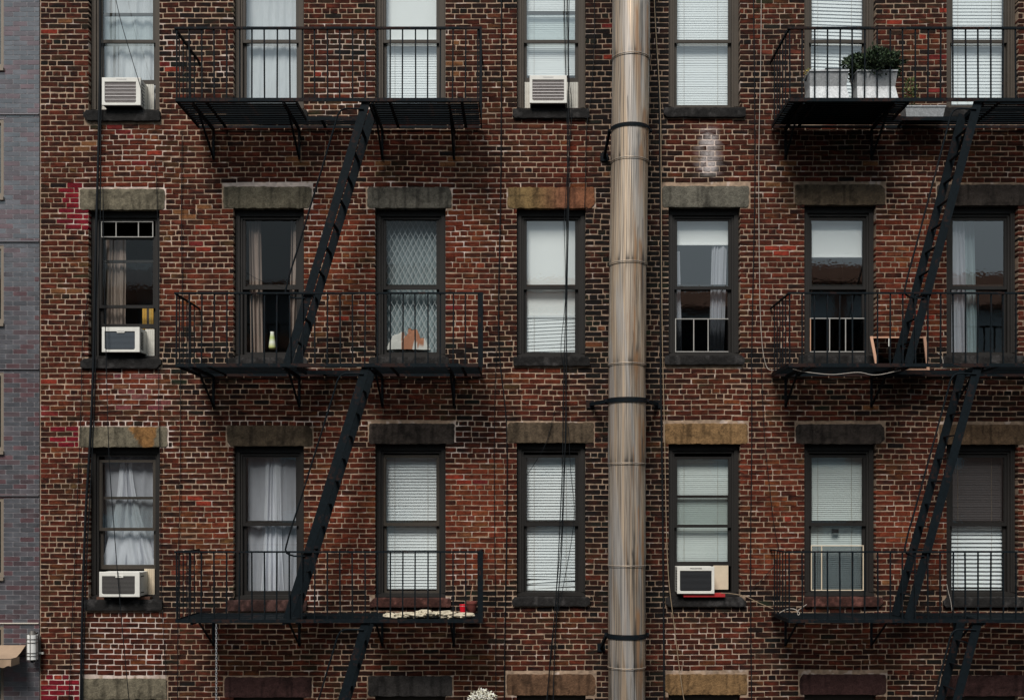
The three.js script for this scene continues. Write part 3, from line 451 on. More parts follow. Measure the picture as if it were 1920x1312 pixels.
// ---------------------------------------------------------------- air conditioners
const font = await new FontLoader().loadAsync('fonts/droid/droid_sans_bold.typeface.json');
function lettering(text, w, x, y, z, mat, parent) {
  const g = new TextGeometry(text, { font, size: 1, depth: 0.02, curveSegments: 3 }); g.computeBoundingBox(); const bw = g.boundingBox.max.x, s = w / bw; g.scale(s, s, 0.03).translate(x - w / 2, y, z); return mesh('lettering', g, mat, parent);
}
const AC = {};
function airCon(px0, px1, v0, v1, zf, zb, o) {
  const t = thing('air_conditioner', o.label, 'air conditioner', 'window air conditioners'), x0 = XZ(px0, zf), x1 = XZ(px1, zf), y1 = YZ(v0, zf), y0 = YZ(v1, zf), w = x1 - x0, h = y1 - y0, be = 0.036, top = o.top ?? 0.055;
  const body = new RoundedBoxGeometry(w - 0.012, h - 0.012, zf - 0.02 - zb, 2, 0.008).translate((x0 + x1) / 2, (y0 + y1) / 2, (zf - 0.02 + zb) / 2);
  mesh('casing', body, o.case || M.white, t);
  const sh = new THREE.Shape([[x0, y0], [x1, y0], [x1, y1], [x0, y1]].map((q) => new THREE.Vector2(...q))), hx0 = x0 + be, hx1 = x1 - be * (o.wide ? 1.7 : 1), hy0 = y0 + be * 0.9, hy1 = y1 - top, k = 0.014;
  sh.holes.push(new THREE.Path([[hx0 + k, hy0], [hx0, hy0 + k], [hx0, hy1], [hx1, hy1], [hx1, hy0 + k], [hx1 - k, hy0]].map((q) => new THREE.Vector2(...q))));
  mesh('bezel', new THREE.ExtrudeGeometry(sh, { depth: 0.022, bevelEnabled: true, bevelThickness: 0.004, bevelSize: 0.004, bevelOffset: -0.004, bevelSegments: 2 }).translate(0, 0, zf - 0.026), o.case || M.white, t);
  mesh('coil', bx(hx0 - 0.004, hx1 + 0.004, hy0 - 0.004, hy1 + 0.004, zf - 0.0225, zf - 0.016), o.coil, t);
  const ls = [], n = o.n ?? 16; for (let i = 1; i < n; i++) { const y = lerp(hy0, hy1, i / n); ls.push(bx(hx0, hx1, y - o.lw, y + o.lw, zf - 0.016, zf - 0.006)); } if (o.fine) for (let i = 1; i < o.fine; i++) { const y = lerp(hy0, hy1, i / o.fine); ls.push(bx(hx0, hx1, y - 0.001, y + 0.001, zf - 0.0158, zf - 0.01)); } mesh('grille', ls, o.fin, t);
  const ex = o.side > 0 ? x1 - 0.006 : x0 + 0.006, sv = []; for (let i = 0; i < (o.slots ?? 8); i++) { const y = lerp(y0 + 0.05, y1 - 0.06, i / ((o.slots ?? 8) - 1)); sv.push(bx(ex - 0.003, ex + 0.0015, y - 0.006, y + 0.006, zb + (zf - zb) * 0.45, zf - 0.06)); } mesh('side_vent', sv, M.black, t);
  if (o.badge) mesh('badge', new RoundedBoxGeometry(0.1, 0.032, 0.012, 2, 0.005).translate((x0 + x1) / 2 + (o.bx || 0), hy1 - 0.004, zf - 0.002), M.white, t);
  lettering('FRIGIDAIRE', o.tw ?? 0.13, (x0 + x1) / 2 + (o.bx || 0), y1 - top * (o.badge ? 1.06 : 0.62), zf + (o.badge ? 0.0042 : 0.0002), o.ink || M.black, t);
  mesh('drain_pan', bx(x0 + 0.02, x1 - 0.02, y0 - 0.006, y0 + 0.008, zb + 0.02, zf - 0.03), M.black, t);
  for (const [a, b, e, f] of o.panels || []) { // pleated side panels
    const z = ZL + 0.03, X0 = XZ(a, z), X1 = XZ(b, z), Y1 = YZ(e, z), Y0 = YZ(f, z), gs = [], m = Math.max(3, Math.round((X1 - X0) / 0.013)); for (let i = 0; i < m; i++) { const xa = lerp(X0, X1, i / m), xb = lerp(X0, X1, (i + 1) / m); gs.push(bar(V((xa + xb) / 2, Y0, z), V((xa + xb) / 2, Y1, z), 0.004, (xb - xa) * 1.15, V(i % 2 ? 1 : -1, 0, 2.2).normalize().cross(V(0, 1, 0)))); }
    mesh('side_panel', gs, o.panelMat || M.panelWhite, t);
  }
  return based(t);
}
const coilBrown = std({ color: lin(0.17, 0.13, 0.12), roughness: 0.7, map: grainTex }), finGrey = std({ color: lin(0.5, 0.47, 0.46), roughness: 0.5 }), finDark = std({ color: lin(0.055, 0.07, 0.085), roughness: 0.5 }), finBrown = std({ color: lin(0.075, 0.07, 0.066), roughness: 0.6 }), finBlack = std({ color: lin(0.03, 0.032, 0.036), roughness: 0.6 });
const greyInk = std({ color: lin(0.3, 0.3, 0.3), roughness: 0.6 });
AC.a = airCon(190, 263, 145, 197, 0.13, -0.15, { label: 'white air conditioner with pale grille high beside grey building, white curtain above', coil: coilBrown, fin: finGrey, lw: 0.0034, n: 6, fine: 22, side: 1, slots: 7, ink: greyInk, wide: true, panels: [[268, 288, 158, 207], [189, 206, 190, 207]] });
AC.b = airCon(993, 1063, 141, 193, 0.13, -0.15, { label: 'white air conditioner with pale grille beside the metal flue pipe', coil: coilBrown, fin: finGrey, lw: 0.0036, n: 7, fine: 22, side: -1, ink: greyInk, panels: [[984, 994, 154, 204], [1062, 1084, 154, 204]] });
AC.c = airCon(190, 261, 613, 660, 0.13, -0.15, { label: 'white air conditioner with blue black louvres below an open lowered sash', coil: M.black, fin: finDark, lw: 0.0052, n: 15, side: 1, slots: 12, badge: true, tw: 0.085, wide: true, panels: [[272, 289, 617, 669]] });
AC.d = airCon(185, 261, 1072, 1119, 0.17, -0.15, { label: 'white air conditioner with grey brown louvres propped on wood under bunched curtain', coil: M.black, fin: finBrown, lw: 0.005, n: 14, side: 1, slots: 2, badge: true, tw: 0.05, wide: true, panels: [[270, 289, 1066, 1116]], panelMat: M.panelTan });
AC.e = airCon(1270, 1340, 1062, 1113, 0.13, -0.15, { label: 'white air conditioner with black grille sitting on a red plank', coil: M.black, fin: finBlack, lw: 0.0035, n: 17, side: -1, tw: 0.15, panels: [] });
{ const z = ZL + 0.03, a = P(1338, 1060, z), b = P(1366, 1105, z); tag(mesh('filler_board', bx(a.x, b.x, b.y, a.y, z - 0.012, z), M.panelTan), 'weathered beige board filling gap beside air conditioner on red plank', 'board'); }
{ const y1 = YZ(1112.5, 0.13) - 0.007, x0 = XZ(1282, 0.1), x1 = XZ(1360, 0.1); tag(mesh('red_plank', bx(x0, x1, Math.max(wy(1119) + 0.006, y1 - 0.04), y1, -0.1, 0.1), M.redPaint), 'red painted plank under an air conditioner on stone sill', 'plank'); }
for (const [nm, a, b] of [['rear', 181, 195], ['front', 258, 281]]) { const y1 = YZ(1119, 0.13) - 0.007; tag(mesh('wood_block', bx(XZ(a, 0.02), XZ(b, 0.02), wy(1124) + 0.004, y1, -0.05, 0.035), M.brown), nm === 'rear' ? 'short brown wood block under air conditioner, beside the thick cable' : 'longer brown wood block under air conditioner, below pleated tan panel', 'block', 'wood blocks under an air conditioner'); }
for (const [k, c, v] of [['a', 0, 197], ['b', 3, 193], ['c', 0, 660]]) { const r = k === 'c' ? 1 : 0, x = k === 'b' ? [1000, 1056] : [200, 255], yy = YZ(v, 0.13) - 0.007, yb = wy(SILL[r][c][2]) + 0.003; if (yy - yb > 0.004) tag(mesh('support_bracket', bx(XZ(x[0], 0), XZ(x[1], 0), yb, yy, -0.1, 0.03), M.black), { a: 'black support under topmost air conditioner beside grey building', b: 'black support under air conditioner beside flue pipe', c: 'black support under blue black louvred air conditioner' }[k], 'bracket'); }

// ---------------------------------------------------------------- flue pipe
{
  const t = thing('flue_pipe', 'tall stained steel flue pipe strapped to the brick wall', 'pipe'), zc = 0.42, R = 0.231, W = 1024, H = 2048;
  const joints = [-200, 112, 305, 497, 685, 870, 1060, 1250, 1400, 1620], yTop = YZ(-200, zc), yBot = YZ(1620, zc), Lh = yTop - yBot;
  const rr = rngOf(55), drips = []; joints.forEach((jv, k) => { for (let i = 0; i < 30; i++) drips.push([rr(), YZ(jv, zc) + (rr() < 0.5 ? 0.9 * rr() : -0.01), 0.3 + rr() * 1.2, 0.001 + rr() * rr() * 0.006, rr() < 0.55 ? 0 : 1, 0.3 + 0.6 * rr()]); for (let i = 0; i < 9; i++) drips.push([0.03 + 0.17 * rr(), YZ(jv, zc) + 0.1 + 0.7 * rr(), 0.5 + 0.8 * rr(), 0.008 + 0.022 * rr(), i < 5 ? 0 : 1, 0.4 + 0.45 * rr()]); });
  let dj = -1, near = [];
  const map = tex(W, H, (i, j) => {
    const u = i / W, y = yBot + (j / H) * Lh; if (j !== dj) { dj = j; near = drips.filter((d) => y <= d[1] && y >= d[1] - d[2]); } const th = u * Math.PI * 2, ax = Math.cos(th) * 9, ay = Math.sin(th) * 9;
    const st = fbm(u * 190 + 5, y * 0.55 + 3, 3), st2 = fbm(u * 46 + 50, y * 0.28 + 9, 3), bl = fbm(ax * 0.25 + 9, ay * 0.25 + y * 0.9, 3), fine = fbm(u * 520, y * 3, 2);
    const sk = sm(0.28, 0.72, st * 0.6 + fine * 0.4), jd = joints.reduce((m, q) => Math.max(m, Math.exp(-Math.abs(y - YZ(q, zc) - 0.03) / 0.06)), 0) * sm(0.35, 0.6, fbm(u * 40 + 3, y * 2, 2)); const si = joints.findIndex((q) => YZ(q, zc) < y), sf = [1, 1.12, 0.92, 1.1, 1.0, 0.78, 0.86, 0.7, 0.58, 0.55, 0.55][Math.max(0, si)]; let c = [lerp(0.2, 0.48, sk), lerp(0.158, 0.395, sk), lerp(0.122, 0.31, sk)].map((q, n) => q * (1 - 0.8 * jd) * sf * (si > 4 ? [0.95, 0.98, 1.02][n] : 1));
    const tan = sm(0.46, 0.62, st2); c = [lerp(c[0], 0.46, tan * 0.5), lerp(c[1], 0.33, tan * 0.5), lerp(c[2], 0.215, tan * 0.5)];
    const gr = sm(0.5, 0.66, bl); c = [lerp(c[0], 0.34, gr * 0.55), lerp(c[1], 0.335, gr * 0.55), lerp(c[2], 0.33, gr * 0.55)];
    const bk = sm(0.6, 0.68, st * 0.5 + fbm(u * 260 + 20, y * 0.8, 2) * 0.5); for (let q = 0; q < 3; q++) c[q] = c[q] * (1 - 0.8 * bk) * (0.68 + 0.64 * fine);
    for (const [du, dy, len, wd, kind, al] of near) { let du2 = Math.abs(u - du + 0.0016 * Math.sin(y * 21 + du * 60)); if (du2 > 0.5) du2 = 1 - du2; const f = (dy - y) / len, ww = wd * (0.55 + 0.9 * vn(du * 900, y * 7)), k = al * (1 - sm(ww * 0.15, ww, du2)) * (1 - f * f) * sm(0, 0.16, f); if (k > 0) for (let q = 0; q < 3; q++) c[q] = lerp(c[q], kind ? [0.3, 0.155, 0.07][q] : [0.03, 0.027, 0.025][q], k); }
    return c;
  });
  M.flue = std({ map, metalness: 0.36, roughness: 0.48, bumpMap: softTex, bumpScale: 0.003 });
  const xAt = (v) => lerp(1183.5, 1175.5, sm(0, 760, v));
  for (let k = 0; k + 1 < joints.length; k++) {
    const a = P(xAt(joints[k]), joints[k], zc), b = P(xAt(joints[k + 1]), joints[k + 1], zc), n = 48, g = new THREE.CylinderGeometry(R - 0.004, R + 0.004, a.y - b.y + 0.03, n, 6, true), p = g.attributes.position, uv = g.attributes.uv;
    for (let i = 0; i < p.count; i++) { const f = p.getY(i) / (a.y - b.y) + 0.5, ang = Math.atan2(p.getZ(i), p.getX(i)), dent = 1 + 0.022 * (fbm(Math.cos(ang) * 2 + k * 5, Math.sin(ang) * 2 + f * 4, 2) - 0.5); const y = p.getY(i) + (a.y + b.y) / 2; uv.setY(i, (y - yBot) / Lh); p.setX(i, p.getX(i) * dent + lerp(b.x, a.x, f)); p.setZ(i, p.getZ(i) * dent + zc); p.setY(i, y); }
    g.computeVertexNormals(); const s = mesh('pipe_section', g, M.flue, t);
    mesh('joint_lip', new THREE.TorusGeometry(R + 0.003, 0.006, 8, 48).rotateX(Math.PI / 2).translate(b.x, b.y + 0.004, zc), M.flue, s);
  }
  for (const [v, spread] of [[244, 0], [752, 1], [1191, 0]]) {
    const c = P(xAt(v), v, zc), h = v < 300 ? 0.021 : 0.03;
    const band = mesh('clamp_band', new THREE.CylinderGeometry(R + 0.014, R + 0.014, h * 2, 48, 1, true).translate(c.x, c.y, zc), M.iron, t);
    for (const s of [-1, 1]) {
      mesh('ear', bx(c.x + s * (R + 0.025) - 0.02, c.x + s * (R + 0.025) + 0.02, c.y - h, c.y + h, zc - 0.03, zc - 0.018), M.iron, band); mesh('bolt', new THREE.CylinderGeometry(0.012, 0.012, 0.08, 6).rotateX(Math.PI / 2).translate(c.x + s * (R + 0.03), c.y, zc - 0.02), M.iron, band);
      if (!spread && s > 0) continue; const e = V(c.x + s * (R + (spread ? 0.2 : 0.06)), c.y - (spread ? 0.0 : s < 0 ? 0.2 : 0.0), 0.004); mesh('wall_bracket', [bar(V(c.x + s * (R + 0.02), c.y, zc - 0.024), e, 0.03, 0.045, V(0, 1, 0)), bx(e.x - 0.05, e.x + 0.05, e.y - 0.05, e.y + 0.05, 0.008, 0.02)], M.iron, t);
    }
  }
}

// ---------------------------------------------------------------- fire escapes
const LEVELS = [[185, 52], [683, 549], [1163, 1034], [1655, 1528]];
function fireEscape(dx, label) {
  const t = thing('fire_escape', label, 'fire escape', 'black iron fire escapes'), ZF = 0.95, X0 = -4.166 + dx, X1 = -0.55 + dx, XA = -2.73 + dx, XB = -1.87 + dx, z0 = 0.03, N = 12, pit = (ZF - z0 - 0.03) / N;
  const gc = {}; const slatG = (L) => gc[L.toFixed(3)] ||= bx(-L / 2, L / 2, -0.005, 0.005, -0.0225, 0.0225);
  LEVELS.forEach(([vd, vr], k) => {
    const y = YZ(vd, ZF), yt = YZ(vr, ZF), rr = rngOf(700 + k + Math.round(dx * 10));
    const b = part('balcony', t);
    const put = (a, e, z) => { const s = mesh('slat', slatG(e - a), M.iron, b); s.position.set((a + e) / 2, y + (rr() - 0.5) * 0.004, z); };
    for (let i = 0; i < N; i++) { const z = z0 + 0.04 + (i + 0.5) * pit; if (z < 0.36) put(X0 + 0.02, X1 - 0.02, z); else { put(X0 + 0.02, XA, z); put(XB, X1 - 0.02, z); } }
    mesh('front_beam', bx(X0, X1, y - 0.03, y + 0.012, ZF - 0.012, ZF), M.iron, b); mesh('rear_beam', bx(X0, X1, y - 0.03, y + 0.004, z0, z0 + 0.012), M.iron, b);
    for (const x of [X0 + 0.006, X1 - 0.006]) mesh('end_beam', bx(x - 0.006, x + 0.006, y - 0.032, y + 0.014, z0 + 0.012, ZF - 0.012), M.iron, b);
    for (const x of [XA, XB]) mesh('opening_beam', bx(x - 0.006, x + 0.006, y - 0.05, y - 0.006, 0.34, ZF - 0.013), M.iron, b);
    mesh('opening_edge', bx(XA + 0.007, XB - 0.007, y - 0.045, y - 0.006, 0.352, 0.362), M.iron, b);
    for (const x of [-3.82, -2.55, -1.62, -0.76]) mesh('joist', bx(x + dx - 0.018, x + dx + 0.018, y - 0.016, y - 0.0055, z0 + 0.013, x === -2.55 ? 0.34 : ZF - 0.014), M.iron, b);
    for (const x of [-3.98, -2.885, -1.826, -0.913]) {
      const X = x + dx; mesh('bracket', [bx(X - 0.013, X + 0.013, y - 0.056, y - 0.017, 0.0, ZF - 0.015), bx(X - 0.015, X + 0.015, y - 0.42, y - 0.057, 0.006, 0.02), bar(V(X, y - 0.4, 0.021), V(X, y - 0.06, 0.62), 0.024, 0.012, V(1, 0, 0).cross(V(0, 0.5, 0.9)).normalize())], M.iron, t);
    }
    // railing
    const rl = part('railing', t), rw = k === 0 ? 0.015 : 0.0125;
    mesh('top_rail', bx(X0 - 0.01, X1 + 0.01, yt - rw * 1.1, yt + rw * 0.6, ZF - rw, ZF + rw), M.iron, rl);
    const eh = k === 0 ? 0.028 : 0.018; for (const x of [X0, X1]) mesh('end_rail', bx(x - 0.012, x + 0.012, yt - eh, yt - 0.001, 0.004, ZF - rw - 0.001), M.iron, rl);
    const nb = 24, G = bx(-0.0078, 0.0078, (y + 0.013 - yt + rw * 1.1) / 2, (yt - rw * 1.1 - y - 0.013) / 2, -0.0078, 0.0078), GE = bx(-0.006, 0.006, y + 0.015, yt - eh, -0.006, 0.006);
    for (let i = 0; i <= nb; i++) { const m = mesh('baluster', G, M.iron, rl); m.position.set(lerp(X0 + 0.012, X1 - 0.012, i / nb) + (rr() - 0.5) * 0.008, (y + 0.013 + yt - rw * 1.1) / 2, ZF - 0.008); m.rotation.z = (rr() - 0.5) * 0.016; m.rotation.x = (rr() - 0.5) * 0.008; }
    for (const x of [X0, X1]) for (let i = 1; i < 6; i++) { const m = mesh('baluster', GE, M.iron, rl); m.position.set(x, 0, lerp(0.05, ZF, i / 6)); }
    const pw = k ? 0.028 : 0.014; mesh('corner_post', bx(X1 - pw + 0.02, X1 + pw + 0.02, y - 0.03, yt + 0.004, ZF + 0.001 + rw, ZF + 0.009 + rw), M.iron, rl);
    // stair down to the next level
    if (k < 3) {
      const st = part('stair', t), y2 = YZ(LEVELS[k + 1][0], ZF) + 0.012, xt = -1.895 + dx, xb = (dx ? -2.73 : -2.84) + dx, zn = 0.915, zf = 0.45;
      const a = V(xt, y - 0.006, 0), e = V(xb, y2, 0), dir = e.clone().sub(a).normalize(), side = V(-dir.y, dir.x, 0);
      for (const z of [zn, zf]) mesh('stringer', bar(V(a.x, a.y, z), V(e.x, e.y, z), 0.1, 0.014, V(0, 0, 1)), M.iron, st);
      const n = 11; for (let i = 1; i < n; i++) { const p = a.clone().lerp(e, i / n); mesh('tread', bx(p.x - 0.018, p.x + 0.018, p.y - 0.006, p.y + 0.006, zf + 0.008, zn - 0.008).translate(0, 0, 0), M.iron, st); }
      const hz = 0.93, off = -0.285, q = (f, o) => a.clone().lerp(e, f).add(V(o, 0, hz));
      mesh('handrail', tube([q(0.035, 0.0), q(0.033, off * 0.55), q(0.036, off * 0.88), q(0.058, off), q(0.1, off), q(0.3, off), q(0.55, off), q(0.695, off), q(0.735, off * 0.93), q(0.75, off * 0.6), q(0.752, -0.02)], 0.011, 60, 6), M.iron, st);
    }
  });
  return t;
}
fireEscape(0, 'black iron fire escape beside grey building holding rope pile and red cup');
fireEscape(7.3, 'black iron fire escape on far side of flue pipe holding metal planters');

// ---------------------------------------------------------------- things on the balconies
function rectLoft(levels, open = true) {                       // stacked rectangles [w, d, y]
  const p = [], idx = []; levels.forEach(([w, d, y]) => p.push(-w / 2, y, -d / 2, w / 2, y, -d / 2, w / 2, y, d / 2, -w / 2, y, d / 2));
  for (let k = 0; k + 1 < levels.length; k++) for (let i = 0; i < 4; i++) { const a = k * 4 + i, b = k * 4 + (i + 1) % 4; idx.push(a, a + 4, b + 4, a, b + 4, b); }
  const g = new THREE.BufferGeometry(); g.setAttribute('position', new THREE.Float32BufferAttribute(p, 3)); g.setIndex(idx); const q = g.toNonIndexed(); q.computeVertexNormals();
  const pos = q.attributes.position, nn = q.attributes.normal, uv = []; for (let i = 0; i < pos.count; i++) uv.push((Math.abs(nn.getX(i)) > 0.7 ? pos.getZ(i) : pos.getX(i)) * 2, pos.getY(i) * 2 + pos.getZ(i)); q.setAttribute('uv', new THREE.Float32BufferAttribute(uv, 2)); return q;
}
const soilMat = std({ color: lin(0.03, 0.022, 0.016), roughness: 1, map: grainTex });
function foliage(seed, n, rx, ry, rz, size, cols, shape) {
  const r = rngOf(seed), p = [], c = [], nn = [];
  for (let i = 0; i < n; i++) {
    let x, y, z; do { x = r() * 2 - 1; y = r() * 2 - 1; z = r() * 2 - 1; } while (x * x + y * y + z * z > 1 || (shape && !shape(x, y, z)));
    const k = Math.pow(x * x + y * y + z * z, 0.5), bump = 0.68 + 0.5 * vn(x * 4 + seed, y * 4 + z * 3 + 9) + (r() < 0.05 ? 0.2 * r() : 0); const c0 = V(x * rx * bump, y * ry * bump, z * rz * bump);
    const d = V(x * 0.7 + (r() - 0.5) * 1.4, y * 0.7 + 0.35 + (r() - 0.5) * 1.2, z * 0.7 + (r() - 0.5) * 1.4).normalize(), s = V(r() - 0.5, r() - 0.5, r() - 0.5).cross(d).normalize(), L = size * (0.6 + 0.8 * r()), w = L * 0.22;
    const b = c0, m1 = c0.clone().addScaledVector(d, L * 0.5).addScaledVector(s, w), m2 = c0.clone().addScaledVector(d, L * 0.5).addScaledVector(s, -w), e = c0.clone().addScaledVector(d, L);
    for (const q of [b, m1, e, b, e, m2]) p.push(q.x, q.y, q.z); const col = cols[Math.floor(r() * cols.length)], f = 0.7 + 0.6 * r(); for (let q = 0; q < 6; q++) c.push(col[0] * f, col[1] * f, col[2] * f);
  }
  const g = new THREE.BufferGeometry(); g.setAttribute('position', new THREE.Float32BufferAttribute(p, 3)); g.setAttribute('color', new THREE.Float32BufferAttribute(c, 3)); g.computeVertexNormals(); return g;
}
const leafMat = std({ vertexColors: true, roughness: 0.75, side: THREE.DoubleSide });
const deck1 = YZ(185, 0.95) + 0.006, deck2 = YZ(683, 0.95) + 0.006, deck3 = YZ(1163, 0.95) + 0.006, deck4 = YZ(1655, 0.95) + 0.006;
{
  const bd = tag(mesh('deck_board', bx(XZ(1492, 0.9), XZ(1676, 0.9), deck1, deck1 + 0.012, 0.06, 0.935), std({ color: lin(0.02, 0.018, 0.017), roughness: 0.9, map: grainTex })), 'dark sheet board laid on balcony slats under two metal planters', 'board');
  for (const [a, b, label] of [[1512, 1586, 'hourglass galvanized planter with bare soil on balcony board'], [1600, 1677, 'hourglass galvanized planter holding an evergreen shrub']]) {
    const z = 0.74, w = XZ(b, z + 0.15) - XZ(a, z + 0.15), h = 0.345, o = thing('metal_planter', label, 'planter', 'hourglass metal planters', V((XZ(a, z) + XZ(b, z)) / 2, deck1 + 0.012, z));
    mesh('tub', rectLoft([[w, 0.34, 0], [w * 0.93, 0.2, h * 0.5], [w * 0.99, 0.3, h], [w * 0.96, 0.27, h], [w * 0.9, 0.17, h * 0.52]]), M.galv, o);
    mesh('rim', [bx(-w / 2, w / 2, h - 0.012, h + 0.006, 0.148, 0.158), bx(-w / 2, w / 2, h - 0.012, h + 0.006, -0.158, -0.148), bx(-w / 2, -w / 2 + 0.01, h - 0.012, h + 0.006, -0.147, 0.147), bx(w / 2 - 0.01, w / 2, h - 0.012, h + 0.006, -0.147, 0.147)], M.galv, o);
    mesh('soil', bx(-w * 0.47, w * 0.47, h * 0.8, h * 0.86, -0.12, 0.12), soilMat, o);
    for (const s of [-1, 1]) mesh('handle', new THREE.TorusGeometry(0.045, 0.006, 6, 16, Math.PI).rotateZ(Math.PI).rotateY(Math.PI / 2).translate(s * (w * 0.5 + 0.006), h - 0.02, 0), M.iron, o);
  }
  const yS = deck1 + 0.012 + 0.345;
  { const o = thing('evergreen_shrub', 'dense dark evergreen shrub growing in a metal planter', 'shrub', null, V(XZ(1638, 0.74), yS - 0.05, 0.74)); mesh('foliage', foliage(5, 11000, 0.35, 0.165, 0.27, 0.04, [[0.016, 0.036, 0.012], [0.024, 0.05, 0.016], [0.012, 0.026, 0.012], [0.035, 0.055, 0.018]]).translate(0.0, 0.165, 0), leafMat, o); mesh('stem', [0, 1, 2, 3, 4].map((i) => tube([V(-0.2 + i * 0.1, 0, 0), V(-0.22 + i * 0.11, 0.08, 0.02), V(-0.26 + i * 0.13, 0.17, 0)], 0.007, 6, 5)), M.brown, o); }
  { const o = thing('yellow_sprig', 'tiny yellow flowering sprig at edge of bare planter', 'plant', null, V(XZ(1517, 0.74), yS - 0.04, 0.74)); mesh('blossom', foliage(8, 70, 0.05, 0.045, 0.05, 0.02, [[0.5, 0.34, 0.05], [0.3, 0.26, 0.06], [0.12, 0.16, 0.05]]).translate(0, 0.075, 0), leafMat, o); mesh('stem', [-1, 0, 1].map((i) => tube([V(0, -0.01, 0), V(i * 0.012, 0.04, 0), V(i * 0.03, 0.09, 0)], 0.002, 6, 4)), M.brown, o); }
  tag(mesh('black_rod', new THREE.CylinderGeometry(0.009, 0.009, 0.24, 8).rotateZ(Math.PI / 2 - 0.02).translate(XZ(1560, 0.74), yS + 0.016, 0.885), M.black), 'short black rod lying across the bare planter rim', 'rod');
  const z3 = 0.2, tr = thing('metal_trough', 'low tapered galvanized trough on balcony walkway beside stair', 'planter', null, V((XZ(1693, z3) + XZ(1768, z3)) / 2, deck1 + 0.002, z3)), tw = XZ(1768, z3) - XZ(1693, z3);
  mesh('tub', rectLoft([[tw * 0.9, 0.15, 0], [tw, 0.2, 0.145], [tw * 0.97, 0.18, 0.145], [tw * 0.88, 0.14, 0.03]]), M.galv, tr); mesh('rim', [bx(-tw / 2 - 0.006, tw / 2 + 0.006, 0.136, 0.152, 0.098, 0.107), bx(-tw / 2 - 0.006, tw / 2 + 0.006, 0.136, 0.152, -0.107, -0.098)], M.galv, tr); mesh('soil', bx(-tw * 0.45, tw * 0.45, 0.1, 0.115, -0.075, 0.075), soilMat, tr);
  const cl = thing('climbing_plant', 'thin yellow green climbing plant rising from low metal trough', 'plant', null, V(XZ(1708, z3), deck1 + 0.11, z3)); mesh('leaves', foliage(15, 210, 0.09, 0.2, 0.06, 0.045, [[0.07, 0.1, 0.02], [0.12, 0.13, 0.03], [0.04, 0.07, 0.02]]).translate(0, 0.24, 0), leafMat, cl); mesh('stem', [-1, 0, 1].map((i) => tube([V(i * 0.03, -0.01, 0), V(i * 0.05, 0.15, 0.01), V(i * 0.04, 0.3, 0), V(i * 0.05, 0.4, 0)], 0.0035, 12, 5)), M.brown, cl);
}
{ // wooden frame standing on the second balcony, leaning on the wall side
  const z = 0.34, o = thing('wooden_screen', 'bare pale wood screen surround standing on balcony beside the stair foot', 'screen'), yb = deck2, a = XZ(1646, z), b = XZ(1741, z), a2 = XZ(1634, 0.2), b2 = XZ(1734, 0.2), t = YZ(631, 0.2);
  const pa = V(a, yb, z), pb = V(b, yb, z), ta = V(a2, t, 0.2), tb = V(b2, t, 0.2), n = V(0, 0, 1);
  mesh('side_bar', bar(pa, ta, 0.034, 0.02, n), M.wood, o); mesh('side_bar', bar(pb, tb, 0.034, 0.02, n), M.wood, o); mesh('top_bar', bar(ta.clone().add(V(0.018, -0.01, 0)), tb.clone().add(V(-0.018, -0.01, 0)), 0.02, 0.02, n), M.wood, o); mesh('bottom_bar', bar(pa.clone().add(V(0.018, 0.012, 0)), pb.clone().add(V(-0.018, 0.012, 0)), 0.02, 0.02, n), M.wood, o); { const qg = new THREE.BufferGeometry(); qg.setAttribute('position', new THREE.Float32BufferAttribute([pa, pb, tb, pa, tb, ta].flatMap((q) => [q.x, q.y, q.z - 0.012]), 3)); qg.setAttribute('uv', new THREE.Float32BufferAttribute(new Array(12).fill(0), 2)); qg.computeVertexNormals(); mesh('mesh_cloth', qg, phy({ color: lin(0.1, 0.11, 0.12), transmission: 1, thickness: 0, roughness: 0.05, ior: 1.03, side: THREE.DoubleSide }), o); }
  mesh('slat', bar(V(XZ(1667, 0.25), yb + 0.13, 0.26), V(XZ(1667, 0.2), t - 0.02, 0.205), 0.01, 0.006, n), M.white, o); based(o);
}
